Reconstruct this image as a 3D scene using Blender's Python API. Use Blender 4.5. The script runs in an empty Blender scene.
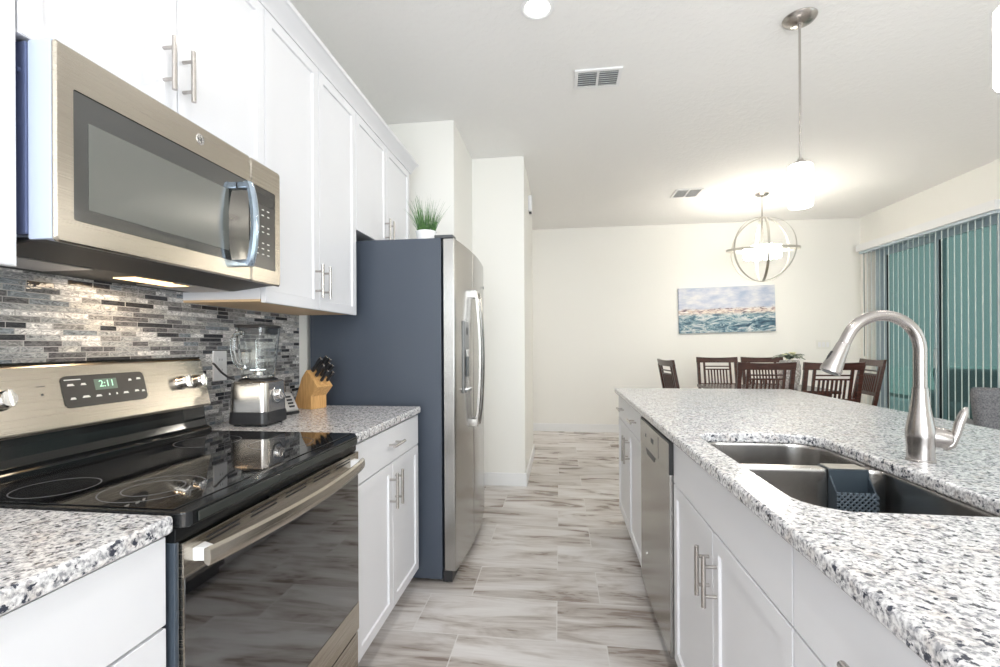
import bpy, bmesh, math, random
from mathutils import Vector, Matrix
PI = math.pi
R = math.radians
random.seed(7)
scene = bpy.context.scene
COL = scene.collection

# ------------------------------------------------------------------ camera
CAM_H = 1.214
cd = bpy.data.cameras.new('camera')
cam = bpy.data.objects.new('camera', cd); COL.objects.link(cam)
cam.location = (0, 0, CAM_H)
cam.rotation_euler = (R(90), 0, R(7.34))
cam.rotation_euler = (Matrix.Rotation(R(7.34), 4, 'Z') @ Matrix.Rotation(R(90), 4, 'X') @ Matrix.Rotation(R(-0.3), 4, 'Z')).to_euler()
cd.sensor_width = 36
cd.lens = 465.6 / 1000 * 36
cd.shift_y = 0.0115
cd.clip_start = 0.02
scene.camera = cam

# ------------------------------------------------------------------ view, world
scene.view_settings.view_transform = 'Standard'
scene.view_settings.look = 'None'
scene.view_settings.gamma = 1
scene.view_settings.use_curve_mapping = False
scene.view_settings.exposure = 0.24
w = bpy.data.worlds.new('world'); scene.world = w; w.use_nodes = True
wn = w.node_tree.nodes; wl = w.node_tree.links
bg = wn['Background']
tc = wn.new('ShaderNodeTexCoord'); sp = wn.new('ShaderNodeSeparateXYZ'); rp = wn.new('ShaderNodeValToRGB')
wl.new(tc.outputs['Generated'], sp.inputs[0]); wl.new(sp.outputs['Z'], rp.inputs[0]); wl.new(rp.outputs[0], bg.inputs[0])
rp.color_ramp.elements[0].color = (0.46, 0.60, 0.62, 1)
rp.color_ramp.elements[1].color = (0.78, 0.92, 0.88, 1); rp.color_ramp.elements[1].position = 0.6
bg.inputs[1].default_value = 1.3

CEIL = 2.84

def area(name, loc, size, power, color=(1, 1, 1), rot=(0, 0, 0), shape='SQUARE', size_y=None, spread=180):
    l = bpy.data.lights.new(name, 'AREA'); l.energy = power; l.color = color; l.shape = shape; l.size = size
    if size_y: l.size_y = size_y
    l.spread = R(spread)
    o = bpy.data.objects.new(name, l); COL.objects.link(o); o.location = loc; o.rotation_euler = rot
    return o
# daylight through the big window behind the camera
area('window_daylight', (0.6, -2.93, 1.45), 3.0, 130, (0.90, 0.95, 1.0), (R(90), 0, R(0)), 'RECTANGLE', 1.9)
# daylight through the window of the right wall, nearer than the sliding door
area('side_window_daylight', (3.80, 0.6, 1.45), 2.2, 9, (0.93, 0.97, 1.0), (R(90), 0, R(90)), 'RECTANGLE', 1.4)

# added sun through the rear window, bounced off the floor to lift the ceiling
sl_ = bpy.data.lights.new('fill_sun', 'SUN'); sl_.energy = 11; sl_.angle = R(1.5); sl_.color = (1, .98, .95)
so_ = bpy.data.objects.new('fill_sun', sl_); COL.objects.link(so_); so_.rotation_euler = (R(42), 0, 0)

# ------------------------------------------------------------------ materials
MATS = {}
def mat(name, color=(.8, .8, .8), rough=.5, metal=0., ior=1.5, emit=None, estr=0., coat=0., trans=0., alpha=1., aniso=0., sheen=0.):
    if name in MATS: return MATS[name]
    m = bpy.data.materials.new(name); m.use_nodes = True; MATS[name] = m
    b = m.node_tree.nodes['Principled BSDF']
    b.inputs['Base Color'].default_value = (*color, 1)
    b.inputs['Roughness'].default_value = rough
    b.inputs['Metallic'].default_value = metal
    b.inputs['IOR'].default_value = ior
    b.inputs['Coat Weight'].default_value = coat
    b.inputs['Transmission Weight'].default_value = trans
    b.inputs['Alpha'].default_value = alpha
    b.inputs['Anisotropic'].default_value = aniso
    b.inputs['Sheen Weight'].default_value = sheen
    if emit: b.inputs['Emission Color'].default_value = (*emit, 1); b.inputs['Emission Strength'].default_value = estr
    return m
class NT:
    def __init__(s, m): s.t = m.node_tree; s.n = s.t.nodes; s.b = s.n['Principled BSDF']
    def new(s, typ, **kw):
        n = s.n.new(typ)
        for k, v in kw.items(): setattr(n, k, v)
        return n
    def link(s, a, b): s.t.links.new(a, b)
    def math(s, op, a, b=None, c=None):
        n = s.new('ShaderNodeMath', operation=op)
        for i, v in enumerate((a, b, c)):
            if v is None: continue
            if isinstance(v, (int, float)): n.inputs[i].default_value = v
            else: s.link(v, n.inputs[i])
        return n.outputs[0]
    def ramp(s, fac, stops, interp='LINEAR'):
        n = s.new('ShaderNodeValToRGB'); n.color_ramp.interpolation = interp
        e = n.color_ramp.elements
        while len(e) < len(stops): e.new(.5)
        for k, (p, c) in enumerate(stops):
            e[k].position = p; e[k].color = (*c, 1) if len(c) == 3 else c
        s.link(fac, n.inputs[0]); return n.outputs[0]
    def mix(s, f, a, b, blend='MIX'):
        n = s.new('ShaderNodeMix', data_type='RGBA', blend_type=blend)
        for i, v in ((0, f), (6, a), (7, b)):
            if isinstance(v, (int, float)): n.inputs[i].default_value = v
            elif isinstance(v, tuple): n.inputs[i].default_value = (*v, 1)
            else: s.link(v, n.inputs[i])
        return n.outputs[2]
    def noise(s, vec, scale, detail=4, rough=.5, dist=0.):
        n = s.new('ShaderNodeTexNoise'); n.inputs['Scale'].default_value = scale; n.inputs['Detail'].default_value = detail
        n.inputs['Roughness'].default_value = rough; n.inputs['Distortion'].default_value = dist
        if vec is not None: s.link(vec, n.inputs['Vector'])
        return n.outputs[0]
    def pos(s): return s.new('ShaderNodeNewGeometry').outputs['Position']
    def obj(s): return s.new('ShaderNodeTexCoord').outputs['Object']
    def mapping(s, vec, scale=(1, 1, 1), loc=(0, 0, 0), rot=(0, 0, 0)):
        n = s.new('ShaderNodeMapping'); s.link(vec, n.inputs[0])
        n.inputs['Scale'].default_value = scale; n.inputs['Location'].default_value = loc; n.inputs['Rotation'].default_value = rot
        return n.outputs[0]
    def combine(s, x, y, z):
        n = s.new('ShaderNodeCombineXYZ')
        for i, v in enumerate((x, y, z)):
            if isinstance(v, (int, float)): n.inputs[i].default_value = v
            else: s.link(v, n.inputs[i])
        return n.outputs[0]
    def bump(s, h, strength=.2, dist=.01):
        n = s.new('ShaderNodeBump'); n.inputs['Strength'].default_value = strength; n.inputs['Distance'].default_value = dist
        s.link(h, n.inputs['Height']); s.link(n.outputs[0], s.b.inputs['Normal'])

white_cab = mat('white_cabinet_paint', (.80, .80, .825), .32, coat=.15)
wall_paint = mat('cream_wall_paint', (.90, .885, .84), .7)
t = NT(wall_paint); t.bump(t.noise(t.pos(), 90, 3), .05, .003)
ceil_m = mat('ceiling_texture_paint', (.93, .92, .905), .8)
t = NT(ceil_m); t.bump(t.ramp(t.noise(t.pos(), 26, 3, .6), [(.45, (0, 0, 0)), (.6, (1, 1, 1))]), .22, .004)
trim_m = mat('white_trim_paint', (.88, .88, .88), .35)

# wood look porcelain floor, 12 x 24 inch tiles laid across
floor_m = mat('wood_look_tile', rough=.25)
t = NT(floor_m)
p = t.new('ShaderNodeSeparateXYZ'); t.link(t.pos(), p.inputs[0])
ry = t.math('DIVIDE', t.math('SUBTRACT', p.outputs[1], 2.22), .305)
row = t.math('FLOOR', ry); fy = t.math('FRACT', ry)
odd = t.math('FLOORED_MODULO', row, 2)
rx = t.math('DIVIDE', t.math('SUBTRACT', t.math('SUBTRACT', p.outputs[0], .18), t.math('MULTIPLY', odd, -.20)), .61)
colx = t.math('FLOOR', rx); fx = t.math('FRACT', rx)
wnz = t.new('ShaderNodeTexWhiteNoise', noise_dimensions='2D'); t.link(t.combine(row, colx, 0), wnz.inputs['Vector'])
rnd = wnz.outputs['Value']
vx = t.math('ADD', p.outputs[0], t.math('MULTIPLY', rnd, 37.0))
vy = t.math('ADD', p.outputs[1], t.math('MULTIPLY', rnd, 91.0))
vec = t.combine(t.math('MULTIPLY', vx, 1.5), t.math('MULTIPLY', vy, 5.6), 0)
n1 = t.noise(vec, 1.25, 5, .55, 1.1)
n2 = t.noise(t.combine(t.math('MULTIPLY', vx, 3.5), t.math('MULTIPLY', vy, 46), rnd), 1.6, 4, .6, .4)
nn = t.math('ADD', t.math('MULTIPLY', n1, .80), t.math('MULTIPLY', n2, .20))
c = t.ramp(nn, [(.35, (.28, .215, .19)), (.425, (.42, .37, .335)), (.50, (.60, .56, .53)), (.575, (.72, .69, .675)), (.68, (.80, .78, .77))])
tone = t.ramp(rnd, [(0, (.78, .765, .75)), (.4, (.94, .93, .92)), (1, (1.0, 1.0, 1.0))])
c = t.mix(1.0, c, tone, 'MULTIPLY')
gx = t.math('LESS_THAN', t.math('MULTIPLY', t.math('SUBTRACT', .5, t.math('ABSOLUTE', t.math('SUBTRACT', fx, .5))), .61), .0026)
gy = t.math('LESS_THAN', t.math('MULTIPLY', t.math('SUBTRACT', .5, t.math('ABSOLUTE', t.math('SUBTRACT', fy, .5))), .305), .0026)
g = t.math('MAXIMUM', gx, gy)
c = t.mix(t.math('MULTIPLY', g, .75), c, (.74, .72, .70)); t.link(c, t.b.inputs['Base Color'])
t.link(t.math('ADD', t.math('MULTIPLY', nn, .25), t.math('ADD', .17, t.math('MULTIPLY', g, .4))), t.b.inputs['Roughness'])
t.bump(t.math('SUBTRACT', t.math('MULTIPLY', nn, .25), g), .15, .002)

# granite
granite = mat('speckled_granite', rough=.17)
t = NT(granite); P = t.pos()
a = t.noise(P, 80, 5, .62)
b_ = t.noise(t.mapping(P, (1, 1, 1), (5, 3, 1)), 135, 4, .6)
v = t.new('ShaderNodeTexVoronoi'); v.inputs['Scale'].default_value = 190; t.link(P, v.inputs['Vector'])
base = t.ramp(b_, [(.38, (.30, .30, .32)), (.48, (.62, .61, .62)), (.60, (.86, .85, .85))])
warm = t.ramp(t.noise(P, 30, 3), [(.52, (1, 1, 1)), (.72, (.86, .80, .75))])
base = t.mix(.8, base, warm, 'MULTIPLY')
dk = t.ramp(a, [(.385, (1, 1, 1)), (.435, (0, 0, 0))])
dk2 = t.ramp(t.math('MULTIPLY', v.outputs['Color'], 1.0), [(.10, (1, 1, 1)), (.16, (0, 0, 0))])
c = t.mix(dk, base, (.045, .05, .07)); c = t.mix(t.math('MULTIPLY', dk2, .8), c, (.16, .16, .18))
t.link(c, t.b.inputs['Base Color'])

# linear glass and stone mosaic
mosaic = mat('linear_glass_mosaic', rough=.15)
t = NT(mosaic); p = t.new('ShaderNodeSeparateXYZ'); t.link(t.pos(), p.inputs[0])
H = .0152
rz = t.math('DIVIDE', p.outputs[2], H); row = t.math('FLOOR', rz); fz = t.math('FRACT', rz)
w1 = t.new('ShaderNodeTexWhiteNoise', noise_dimensions='1D'); t.link(row, w1.inputs['W'])
wid = t.math('ADD', .042, t.math('MULTIPLY', w1.outputs['Value'], .062))
w2 = t.new('ShaderNodeTexWhiteNoise', noise_dimensions='1D'); t.link(t.math('ADD', row, 17.3), w2.inputs['W'])
ry = t.math('ADD', t.math('DIVIDE', p.outputs[1], wid), t.math('MULTIPLY', w2.outputs['Value'], 9))
ry = t.math('ADD', ry, t.math('MULTIPLY', t.math('SINE', t.math('MULTIPLY', ry, 1.9)), .22))
ci = t.math('FLOOR', ry); fy = t.math('FRACT', ry)
w3 = t.new('ShaderNodeTexWhiteNoise', noise_dimensions='2D'); t.link(t.combine(ci, row, 0), w3.inputs['Vector'])
cc = t.ramp(w3.outputs['Value'], [(0, (.05, .05, .055)), (.10, (.15, .145, .15)), (.24, (.28, .275, .27)), (.40, (.38, .385, .39)), (.54, (.24, .265, .29)), (.64, (.50, .49, .47)), (.80, (.70, .69, .68))], 'CONSTANT')
vein = t.noise(t.mapping(t.pos(), (1, 1, 2.6)), 30, 6, .75, 2.6)
cc = t.mix(.75, cc, t.ramp(vein, [(.36, (.15, .145, .15)), (.45, (.72, .72, .74)), (.53, (1.1, 1.1, 1.1)), (.62, (1.8, 1.78, 1.74))]), 'MULTIPLY')
ey = t.math('LESS_THAN', t.math('MULTIPLY', t.math('SUBTRACT', .5, t.math('ABSOLUTE', t.math('SUBTRACT', fy, .5))), wid), .0011)
ez = t.math('LESS_THAN', t.math('MULTIPLY', t.math('SUBTRACT', .5, t.math('ABSOLUTE', t.math('SUBTRACT', fz, .5))), H), .0010)
g = t.math('MAXIMUM', ey, ez)
cc = t.mix(g, cc, (.42, .41, .40)); t.link(cc, t.b.inputs['Base Color'])
t.link(t.math('ADD', t.math('MULTIPLY', g, .6), t.math('MULTIPLY', w3.outputs['Value'], .22)), t.b.inputs['Roughness'])
t.bump(t.math('ADD', t.math('MULTIPLY', g, -1), t.math('MULTIPLY', t.noise(t.pos(), 60, 2), .8)), .35, .002)

def brushed(name, color, rough, stretch, amt=.10, metal=1.0):
    m = mat(name, color, rough, metal)
    t = NT(m); n = t.noise(t.mapping(t.obj(), stretch), 1, 3, .6)
    t.link(t.math('ADD', rough - amt / 2, t.math('MULTIPLY', n, amt)), t.b.inputs['Roughness'])
    c = t.mix(n, tuple(x * .985 for x in color), tuple(min(1, x * 1.015) for x in color)); t.link(c, t.b.inputs['Base Color'])
    return m
steel = brushed('brushed_stainless', (.47, .43, .37), .27, (1.2, 1.2, 900), .04)
steel_v = brushed('vertical_brushed_stainless', (.40, .39, .375), .22, (600, 600, 3), .05)
steel_sink = brushed('sink_stainless', (.50, .48, .46), .26, (60, 60, 4), .05)
nickel = mat('brushed_nickel', (.50, .47, .445), .27, 1)
nickel_f = mat('faucet_nickel', (.40, .375, .36), .25, 1)
chrome = mat('chrome', (.80, .79, .78), .10, 1)
blue_steel = mat('cool_polished_steel', (.50, .60, .72), .16, 1)
black_glass = mat('black_glass', (.008, .008, .009), .035, ior=1.75)
oven_glass = mat('oven_door_glass', (.008, .008, .009), .035, ior=2.7)
micro_glass = mat('microwave_door_glass', (.03, .032, .032), .06, ior=2.3)
micro_mesh = mat('microwave_window_mesh', (.13, .135, .125), .035, ior=2.2)
black_enamel = mat('black_enamel', (.009, .010, .011), .09)
black_plastic = mat('black_plastic', (.02, .02, .022), .38)
dark_grey = mat('dark_grey_plastic', (.07, .075, .08), .4)
panel_grey = mat('control_panel_charcoal', (.055, .052, .048), .22)
white_plastic = mat('white_plastic', (.85, .85, .86), .3)
fridge_grey = mat('slate_grey_fridge_side', (.060, .074, .100), .42)
micro_side = mat('pale_blue_grey_enamel', (.50, .56, .70), .35)
micro_flange = mat('steel_blue_bracket', (.14, .17, .30), .4, .3)
legend_m = mat('pale_legend', (.75, .75, .72), .5)
lcd_off = mat('clock_display_glass', (.15, .21, .17), .2)
lcd_on = mat('green_clock_digits', (.4, .75, .55), .4, emit=(.55, 1.0, .7), estr=.45)
ring_m = mat('burner_ring_print', (.16, .16, .17), .25)
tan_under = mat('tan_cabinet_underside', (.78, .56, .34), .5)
dark_wood = mat('espresso_wood', rough=.22)
t = NT(dark_wood); c = t.ramp(t.noise(t.mapping(t.obj(), (3, 3, 30)), 3, 4), [(.3, (.030, .012, .009)), (.7, (.080, .030, .022))]); t.link(c, t.b.inputs['Base Color'])
light_wood = mat('honey_wood', rough=.4)
t = NT(light_wood); c = t.ramp(t.noise(t.mapping(t.obj(), (60, 60, 6)), 2, 4), [(.3, (.58, .30, .10)), (.7, (.80, .48, .20))]); t.link(c, t.b.inputs['Base Color'])
glass_clear = mat('clear_glass', (.96, .98, .97), .02, trans=1, ior=1.45)
glass_tint = bpy.data.materials.new('tinted_door_glass'); glass_tint.use_nodes = True
t_ = glass_tint.node_tree; t_.nodes.clear()
o_ = t_.nodes.new('ShaderNodeOutputMaterial'); a_ = t_.nodes.new('ShaderNodeBsdfTransparent'); g_ = t_.nodes.new('ShaderNodeBsdfGlossy'); x_ = t_.nodes.new('ShaderNodeMixShader'); f_ = t_.nodes.new('ShaderNodeLayerWeight')
a_.inputs[0].default_value = (.47, .55, .53, 1); g_.inputs['Roughness'].default_value = .01; f_.inputs[0].default_value = .12
t_.links.new(f_.outputs['Facing'], x_.inputs[0]); t_.links.new(a_.outputs[0], x_.inputs[1]); t_.links.new(g_.outputs[0], x_.inputs[2]); t_.links.new(x_.outputs[0], o_.inputs[0])
blind_m = mat('white_vinyl_blind', (.90, .94, .92), .45)
fabric_grey = mat('grey_woven_fabric', rough=.95)
t = NT(fabric_grey); c = t.ramp(t.noise(t.obj(), 130, 4), [(.35, (.10, .10, .108)), (.65, (.23, .23, .24))]); t.link(c, t.b.inputs['Base Color'])
fabric_dark = mat('charcoal_patio_cushion', (.035, .05, .06), .9)
patio_m = mat('patio_concrete', (.10, .14, .15), .8)
grass_m = mat('lawn_green', (.13, .20, .20), .9)
leaf_m = mat('leaf_green', rough=.6)
t = NT(leaf_m); c = t.ramp(t.noise(t.obj(), 60, 2), [(.35, (.03, .11, .03)), (.65, (.14, .28, .08))]); t.link(c, t.b.inputs['Base Color'])
leaf_dark = mat('grey_green_leaf', (.10, .13, .09), .6)
petal_m = mat('pale_yellow_petal', (.92, .88, .55), .6)
frame_m = mat('grey_aluminium_frame', (.52, .60, .66), .35)
black_rubber = mat('black_gasket', (.01, .012, .014), .5)
lamp_white = mat('frosted_glowing_glass', (1, 1, 1), .4, emit=(1, .97, .92), estr=14)
lamp_glass2 = mat('glowing_drum_glass', (1, 1, 1), .4, emit=(1, .94, .82), estr=34)
lamp_down = mat('recessed_lamp_lens', (1, 1, 1), .4, emit=(1, .98, .95), estr=9)
lamp_warm = mat('warm_hood_lamp', (1, .9, .7), .4, emit=(1, .66, .32), estr=2.2)
silver_ring = mat('satin_silver_band', (.62, .60, .55), .3, 1)
caddy_m = mat('navy_grey_silicone', (.035, .05, .065), .45)
sponge_m = mat('grey_sponge', (.40, .37, .32), .9)
filter_m = brushed('aluminium_mesh_filter', (.62, .60, .60), .45, (300, 300, 300))
lattice_dark = mat('lattice_shadow_grey', (.02, .03, .04), .6)

# seascape canvas
paint_m = mat('seascape_painting', rough=.6)
t = NT(paint_m); tcn = t.obj(); s3 = t.new('ShaderNodeSeparateXYZ'); t.link(tcn, s3.inputs[0])
h = t.math('ADD', t.math('DIVIDE', s3.outputs[2], .61), 0.0)      # 0 bottom, 1 top
warp = t.noise(t.mapping(tcn, (2.4, 1, 7)), 2.2, 6, .72, 1.5)
warp2 = t.noise(t.mapping(tcn, (6, 1, 26), (3, 0, 7)), 2.2, 5, .7, .5)
sky = t.ramp(t.noise(t.mapping(tcn, (1.6, 1, 4)), 2.2, 5, .6), [(.36, (.36, .43, .58)), (.5, (.54, .57, .66)), (.64, (.72, .72, .74))])
sea = t.ramp(warp, [(.36, (.02, .05, .09)), (.44, (.06, .14, .20)), (.50, (.22, .33, .38)), (.55, (.50, .55, .57)), (.64, (.72, .71, .70))])
band = t.ramp(warp2, [(.38, (.10, .07, .10)), (.45, (.45, .34, .36)), (.51, (.70, .58, .46)), (.58, (.80, .76, .74))])
hh = t.math('ADD', h, t.math('MULTIPLY', t.math('SUBTRACT', warp2, .5), .16))
c = t.mix(t.ramp(hh, [(.38, (0, 0, 0)), (.44, (1, 1, 1))]), sea, band)
c = t.mix(t.ramp(hh, [(.50, (0, 0, 0)), (.545, (1, 1, 1))]), c, sky)
t.link(c, t.b.inputs['Base Color'])

# ------------------------------------------------------------------ geometry helpers
class MB:
    def __init__(s): s.bm = bmesh.new()
    def _join(s, b):
        me = bpy.data.meshes.new('tmp'); b.to_mesh(me); b.free(); s.bm.from_mesh(me); bpy.data.meshes.remove(me); return s
    def box(s, x0, x1, y0, y1, z0, z1, bev=0., seg=2, M=None):
        b = bmesh.new(); bmesh.ops.create_cube(b, size=1)
        for v in b.verts:
            v.co = Vector(((x0 + x1) / 2 + v.co.x * (x1 - x0), (y0 + y1) / 2 + v.co.y * (y1 - y0), (z0 + z1) / 2 + v.co.z * (z1 - z0)))
        if bev > 0: bmesh.ops.bevel(b, geom=b.edges[:], offset=bev, segments=seg, profile=.6, affect='EDGES')
        if M: bmesh.ops.transform(b, matrix=M, verts=b.verts)
        return s._join(b)
    def prism(s, pts, axis, a0, a1, bev=0., seg=2, M=None):
        """closed polygon pts extruded along axis: 'x' pts=(y,z), 'y' pts=(x,z), 'z' pts=(x,y)"""
        b = bmesh.new()
        f = {'x': lambda p, a: (a, p[0], p[1]), 'y': lambda p, a: (p[0], a, p[1]), 'z': lambda p, a: (p[0], p[1], a)}[axis]
        v0 = [b.verts.new(f(p, a0)) for p in pts]; v1 = [b.verts.new(f(p, a1)) for p in pts]
        n = len(pts); b.faces.new(v0); b.faces.new(v1[::-1])
        for i in range(n): b.faces.new((v0[i], v1[i], v1[(i + 1) % n], v0[(i + 1) % n]))
        bmesh.ops.recalc_face_normals(b, faces=b.faces)
        if bev > 0: bmesh.ops.bevel(b, geom=b.edges[:], offset=bev, segments=seg, profile=.6, affect='EDGES')
        if M: bmesh.ops.transform(b, matrix=M, verts=b.verts)
        return s._join(b)
    def tube(s, pts, r, seg=14, closed=False, cap=True, squash=None):
        pts = [Vector(p) for p in pts]; n = len(pts); rr = r if hasattr(r, '__len__') else [r] * n
        b = bmesh.new(); rings = []
        T = []
        for i in range(n):
            if closed: d = pts[(i + 1) % n] - pts[i - 1]
            else: d = pts[min(i + 1, n - 1)] - pts[max(i - 1, 0)]
            T.append(d.normalized())
        up = Vector((0, 0, 1)) if abs(T[0].z) < .9 else Vector((1, 0, 0))
        N = (up - T[0] * up.dot(T[0])).normalized()
        for i in range(n):
            N = (N - T[i] * N.dot(T[i])).normalized(); B = T[i].cross(N)
            ring = []
            for k in range(seg):
                a = 2 * PI * k / seg
                sx, sy = squash if squash else (1, 1)
                ring.append(b.verts.new(pts[i] + (N * math.cos(a) * sx + B * math.sin(a) * sy) * rr[i]))
            rings.append(ring)
        m = n if closed else n - 1
        for i in range(m):
            A, Bq = rings[i], rings[(i + 1) % n]
            for k in range(seg): b.faces.new((A[k], A[(k + 1) % seg], Bq[(k + 1) % seg], Bq[k]))
        if cap and not closed: b.faces.new(rings[0][::-1]); b.faces.new(rings[-1])
        bmesh.ops.recalc_face_normals(b, faces=b.faces)
        return s._join(b)
    def cyl(s, p0, p1, r, seg=20, r1=None): return s.tube([p0, p1], [r, r if r1 is None else r1], seg)
    def lathe(s, prof, c=(0, 0, 0), seg=32, M=None, close=False):
        b = bmesh.new(); rings = []
        for (r, z) in prof:
            if r < 1e-6: rings.append([b.verts.new((0, 0, z))])
            else: rings.append([b.verts.new((r * math.cos(2 * PI * k / seg), r * math.sin(2 * PI * k / seg), z)) for k in range(seg)])
        pairs = list(zip(rings[:-1], rings[1:])) + ([(rings[-1], rings[0])] if close else [])
        for A, B in pairs:
            for k in range(seg):
                k2 = (k + 1) % seg
                if len(A) == 1 and len(B) == 1: continue
                if len(A) == 1: b.faces.new((A[0], B[k], B[k2]))
                elif len(B) == 1: b.faces.new((A[k], A[k2], B[0]))
                else: b.faces.new((A[k], A[k2], B[k2], B[k]))
        bmesh.ops.recalc_face_normals(b, faces=b.faces)
        bmesh.ops.transform(b, matrix=(M if M else Matrix.Translation(c)), verts=b.verts)
        return s._join(b)
    def quad(s, *pts):
        vs = [s.bm.verts.new(p) for p in pts]; s.bm.faces.new(vs); return s
    def xform(s, M): bmesh.ops.transform(s.bm, matrix=M, verts=s.bm.verts); return s

def finish(name, bm, m, parent=None, loc=None, flat=False):
    me = bpy.data.meshes.new(name)
    L = Vector(loc) if loc is not None else (Vector(parent.get('_o', (0, 0, 0))) if parent else Vector((0, 0, 0)))
    bmesh.ops.translate(bm, vec=-L, verts=bm.verts)
    bm.to_mesh(me); bm.free()
    if not flat:
        me.polygons.foreach_set('use_smooth', [True] * len(me.polygons)); me.set_sharp_from_angle(angle=R(32))
    me.materials.append(m)
    o = bpy.data.objects.new(name, me); COL.objects.link(o)
    if not flat and len(me.polygons) > 6:
        wm = o.modifiers.new('weighted_normal', 'WEIGHTED_NORMAL'); wm.mode = 'FACE_AREA'; wm.weight = 100; wm.keep_sharp = True
    if parent:
        o.parent = parent; o['_o'] = tuple(parent.get('_o', (0, 0, 0)))
    else:
        o.location = L; o['_o'] = tuple(L)
    return o
def part(name, mb, m, parent, label=None):
    o = finish(name, mb.bm, m, parent)
    if label: o['label'] = label
    return o
def single(name, mb, m, loc, label, cat, group=None, kind=None):
    o = finish(name, mb.bm, m, None, loc); tag(o, label, cat, group, kind); return o
def tag(o, label=None, cat=None, group=None, kind=None):
    if label: o['label'] = label
    if cat: o['category'] = cat
    if group: o['group'] = group
    if kind: o['kind'] = kind
def thing(name, label, cat, loc, group=None):
    o = bpy.data.objects.new(name, None); COL.objects.link(o); o.location = loc; o['_o'] = tuple(loc); o.empty_display_size = .05
    tag(o, label, cat, group); return o
def struct(name, mb, m, label=None, loc=(0, 0, 0)):
    o = finish(name, mb.bm, m, None, loc); o['kind'] = 'structure'
    if label: o['label'] = label
    return o
def copy_tree(o, parent=None):
    c = o.copy(); COL.objects.link(c)
    if parent: c.parent = parent
    for ch in list(o.children): copy_tree(ch, c)
    return c

def text_bm(string, size, M, depth=.0006):
    cu = bpy.data.curves.new('txt', 'FONT'); cu.body = string; cu.size = size; cu.extrude = depth; cu.align_x = 'CENTER'; cu.align_y = 'CENTER'
    o = bpy.data.objects.new('txt', cu); COL.objects.link(o)
    dg = bpy.context.evaluated_depsgraph_get(); me = bpy.data.meshes.new_from_object(o.evaluated_get(dg))
    mb = MB(); mb.bm.from_mesh(me); bpy.data.objects.remove(o); bpy.data.meshes.remove(me)
    mb.xform(M); return mb
# text facing +X, running along +Y seen from +X side the reader's right is +Y
FACE_X = Matrix(((0, 0, 1, 0), (1, 0, 0, 0), (0, 1, 0, 0), (0, 0, 0, 1)))

def curve_slab(outer, holes, z0, z1, bev):
    """filled slab with rounded edges and holes, made from 2D curves"""
    cu = bpy.data.curves.new('slab', 'CURVE'); cu.dimensions = '2D'; cu.fill_mode = 'BOTH'
    cu.extrude = (z1 - z0) / 2 - bev; cu.bevel_depth = bev; cu.bevel_resolution = 3; cu.offset = -bev
    for loop in [outer] + holes:
        sp_ = cu.splines.new('POLY'); sp_.points.add(len(loop) - 1); sp_.use_cyclic_u = True
        for i, (x, y) in enumerate(loop): sp_.points[i].co = (x, y, 0, 1)
    o = bpy.data.objects.new('slab', cu); COL.objects.link(o)
    dg = bpy.context.evaluated_depsgraph_get(); me = bpy.data.meshes.new_from_object(o.evaluated_get(dg))
    mb = MB(); mb.bm.from_mesh(me); bpy.data.objects.remove(o); bpy.data.meshes.remove(me)
    bmesh.ops.remove_doubles(mb.bm, verts=mb.bm.verts, dist=1e-5)
    return mb.xform(Matrix.Translation((0, 0, (z0 + z1) / 2)))
def rrect(x0, x1, y0, y1, r, n=8):
    rs = r if hasattr(r, '__len__') else (r, r, r, r)
    pts = []
    for (cx, cy, a0, q) in ((x1, y1, 0, 0), (x0, y1, 90, 1), (x0, y0, 180, 2), (x1, y0, 270, 3)):
        rr = rs[q]; ox = cx - rr if cx == x1 else cx + rr; oy = cy - rr if cy == y1 else cy + rr
        for k in range(n + 1):
            a = R(a0 + 90 * k / n); pts.append((ox + rr * math.cos(a), oy + rr * math.sin(a)))
    return pts

# cabinet fronts: face lies in plane x = xf, outward direction s (+1 faces +X, -1 faces -X)
def shaker(xf, s, y0, y1, z0, z1, th=.019, w=.058, rec=.007):
    b = bmesh.new(); bmesh.ops.create_cube(b, size=1)
    for v in b.verts: v.co = Vector((xf - s * th / 2 + v.co.x * th, (y0 + y1) / 2 + v.co.y * (y1 - y0), (z0 + z1) / 2 + v.co.z * (z1 - z0)))
    f = [f for f in b.faces if f.normal.x * s > .9][0]
    outer = list(f.edges)
    bmesh.ops.inset_individual(b, faces=[f], thickness=w, depth=0)
    r2 = bmesh.ops.inset_individual(b, faces=[f], thickness=.004, depth=0)
    for v in f.verts: v.co.x -= s * rec
    bmesh.ops.bevel(b, geom=[e for e in outer if e.is_valid], offset=.0018, segments=2, affect='EDGES')
    return MB()._join(b)
def slab(xf, s, y0, y1, z0, z1, th=.019):
    a, b = sorted((xf, xf - s * th)); return MB().box(a, b, y0, y1, z0, z1, .0018)
def pull_v(xf, s, y, z0, z1):
    m = MB(); x = xf + s * .032
    m.cyl((x, y, z0), (x, y, z1), .006, 16)
    for z in (z0 + .028, z1 - .028): m.cyl((xf + s * .0005, y, z), (x, y, z), .0045, 12)
    return m
def pull_h(xf, s, y0, y1, z):
    m = MB(); x = xf + s * .032
    m.cyl((x, y0, z), (x, y1, z), .006, 16)
    for y in (y0 + .028, y1 - .028): m.cyl((xf + s * .0005, y, z), (x, y, z), .0045, 12)
    return m
G = .0015

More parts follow.
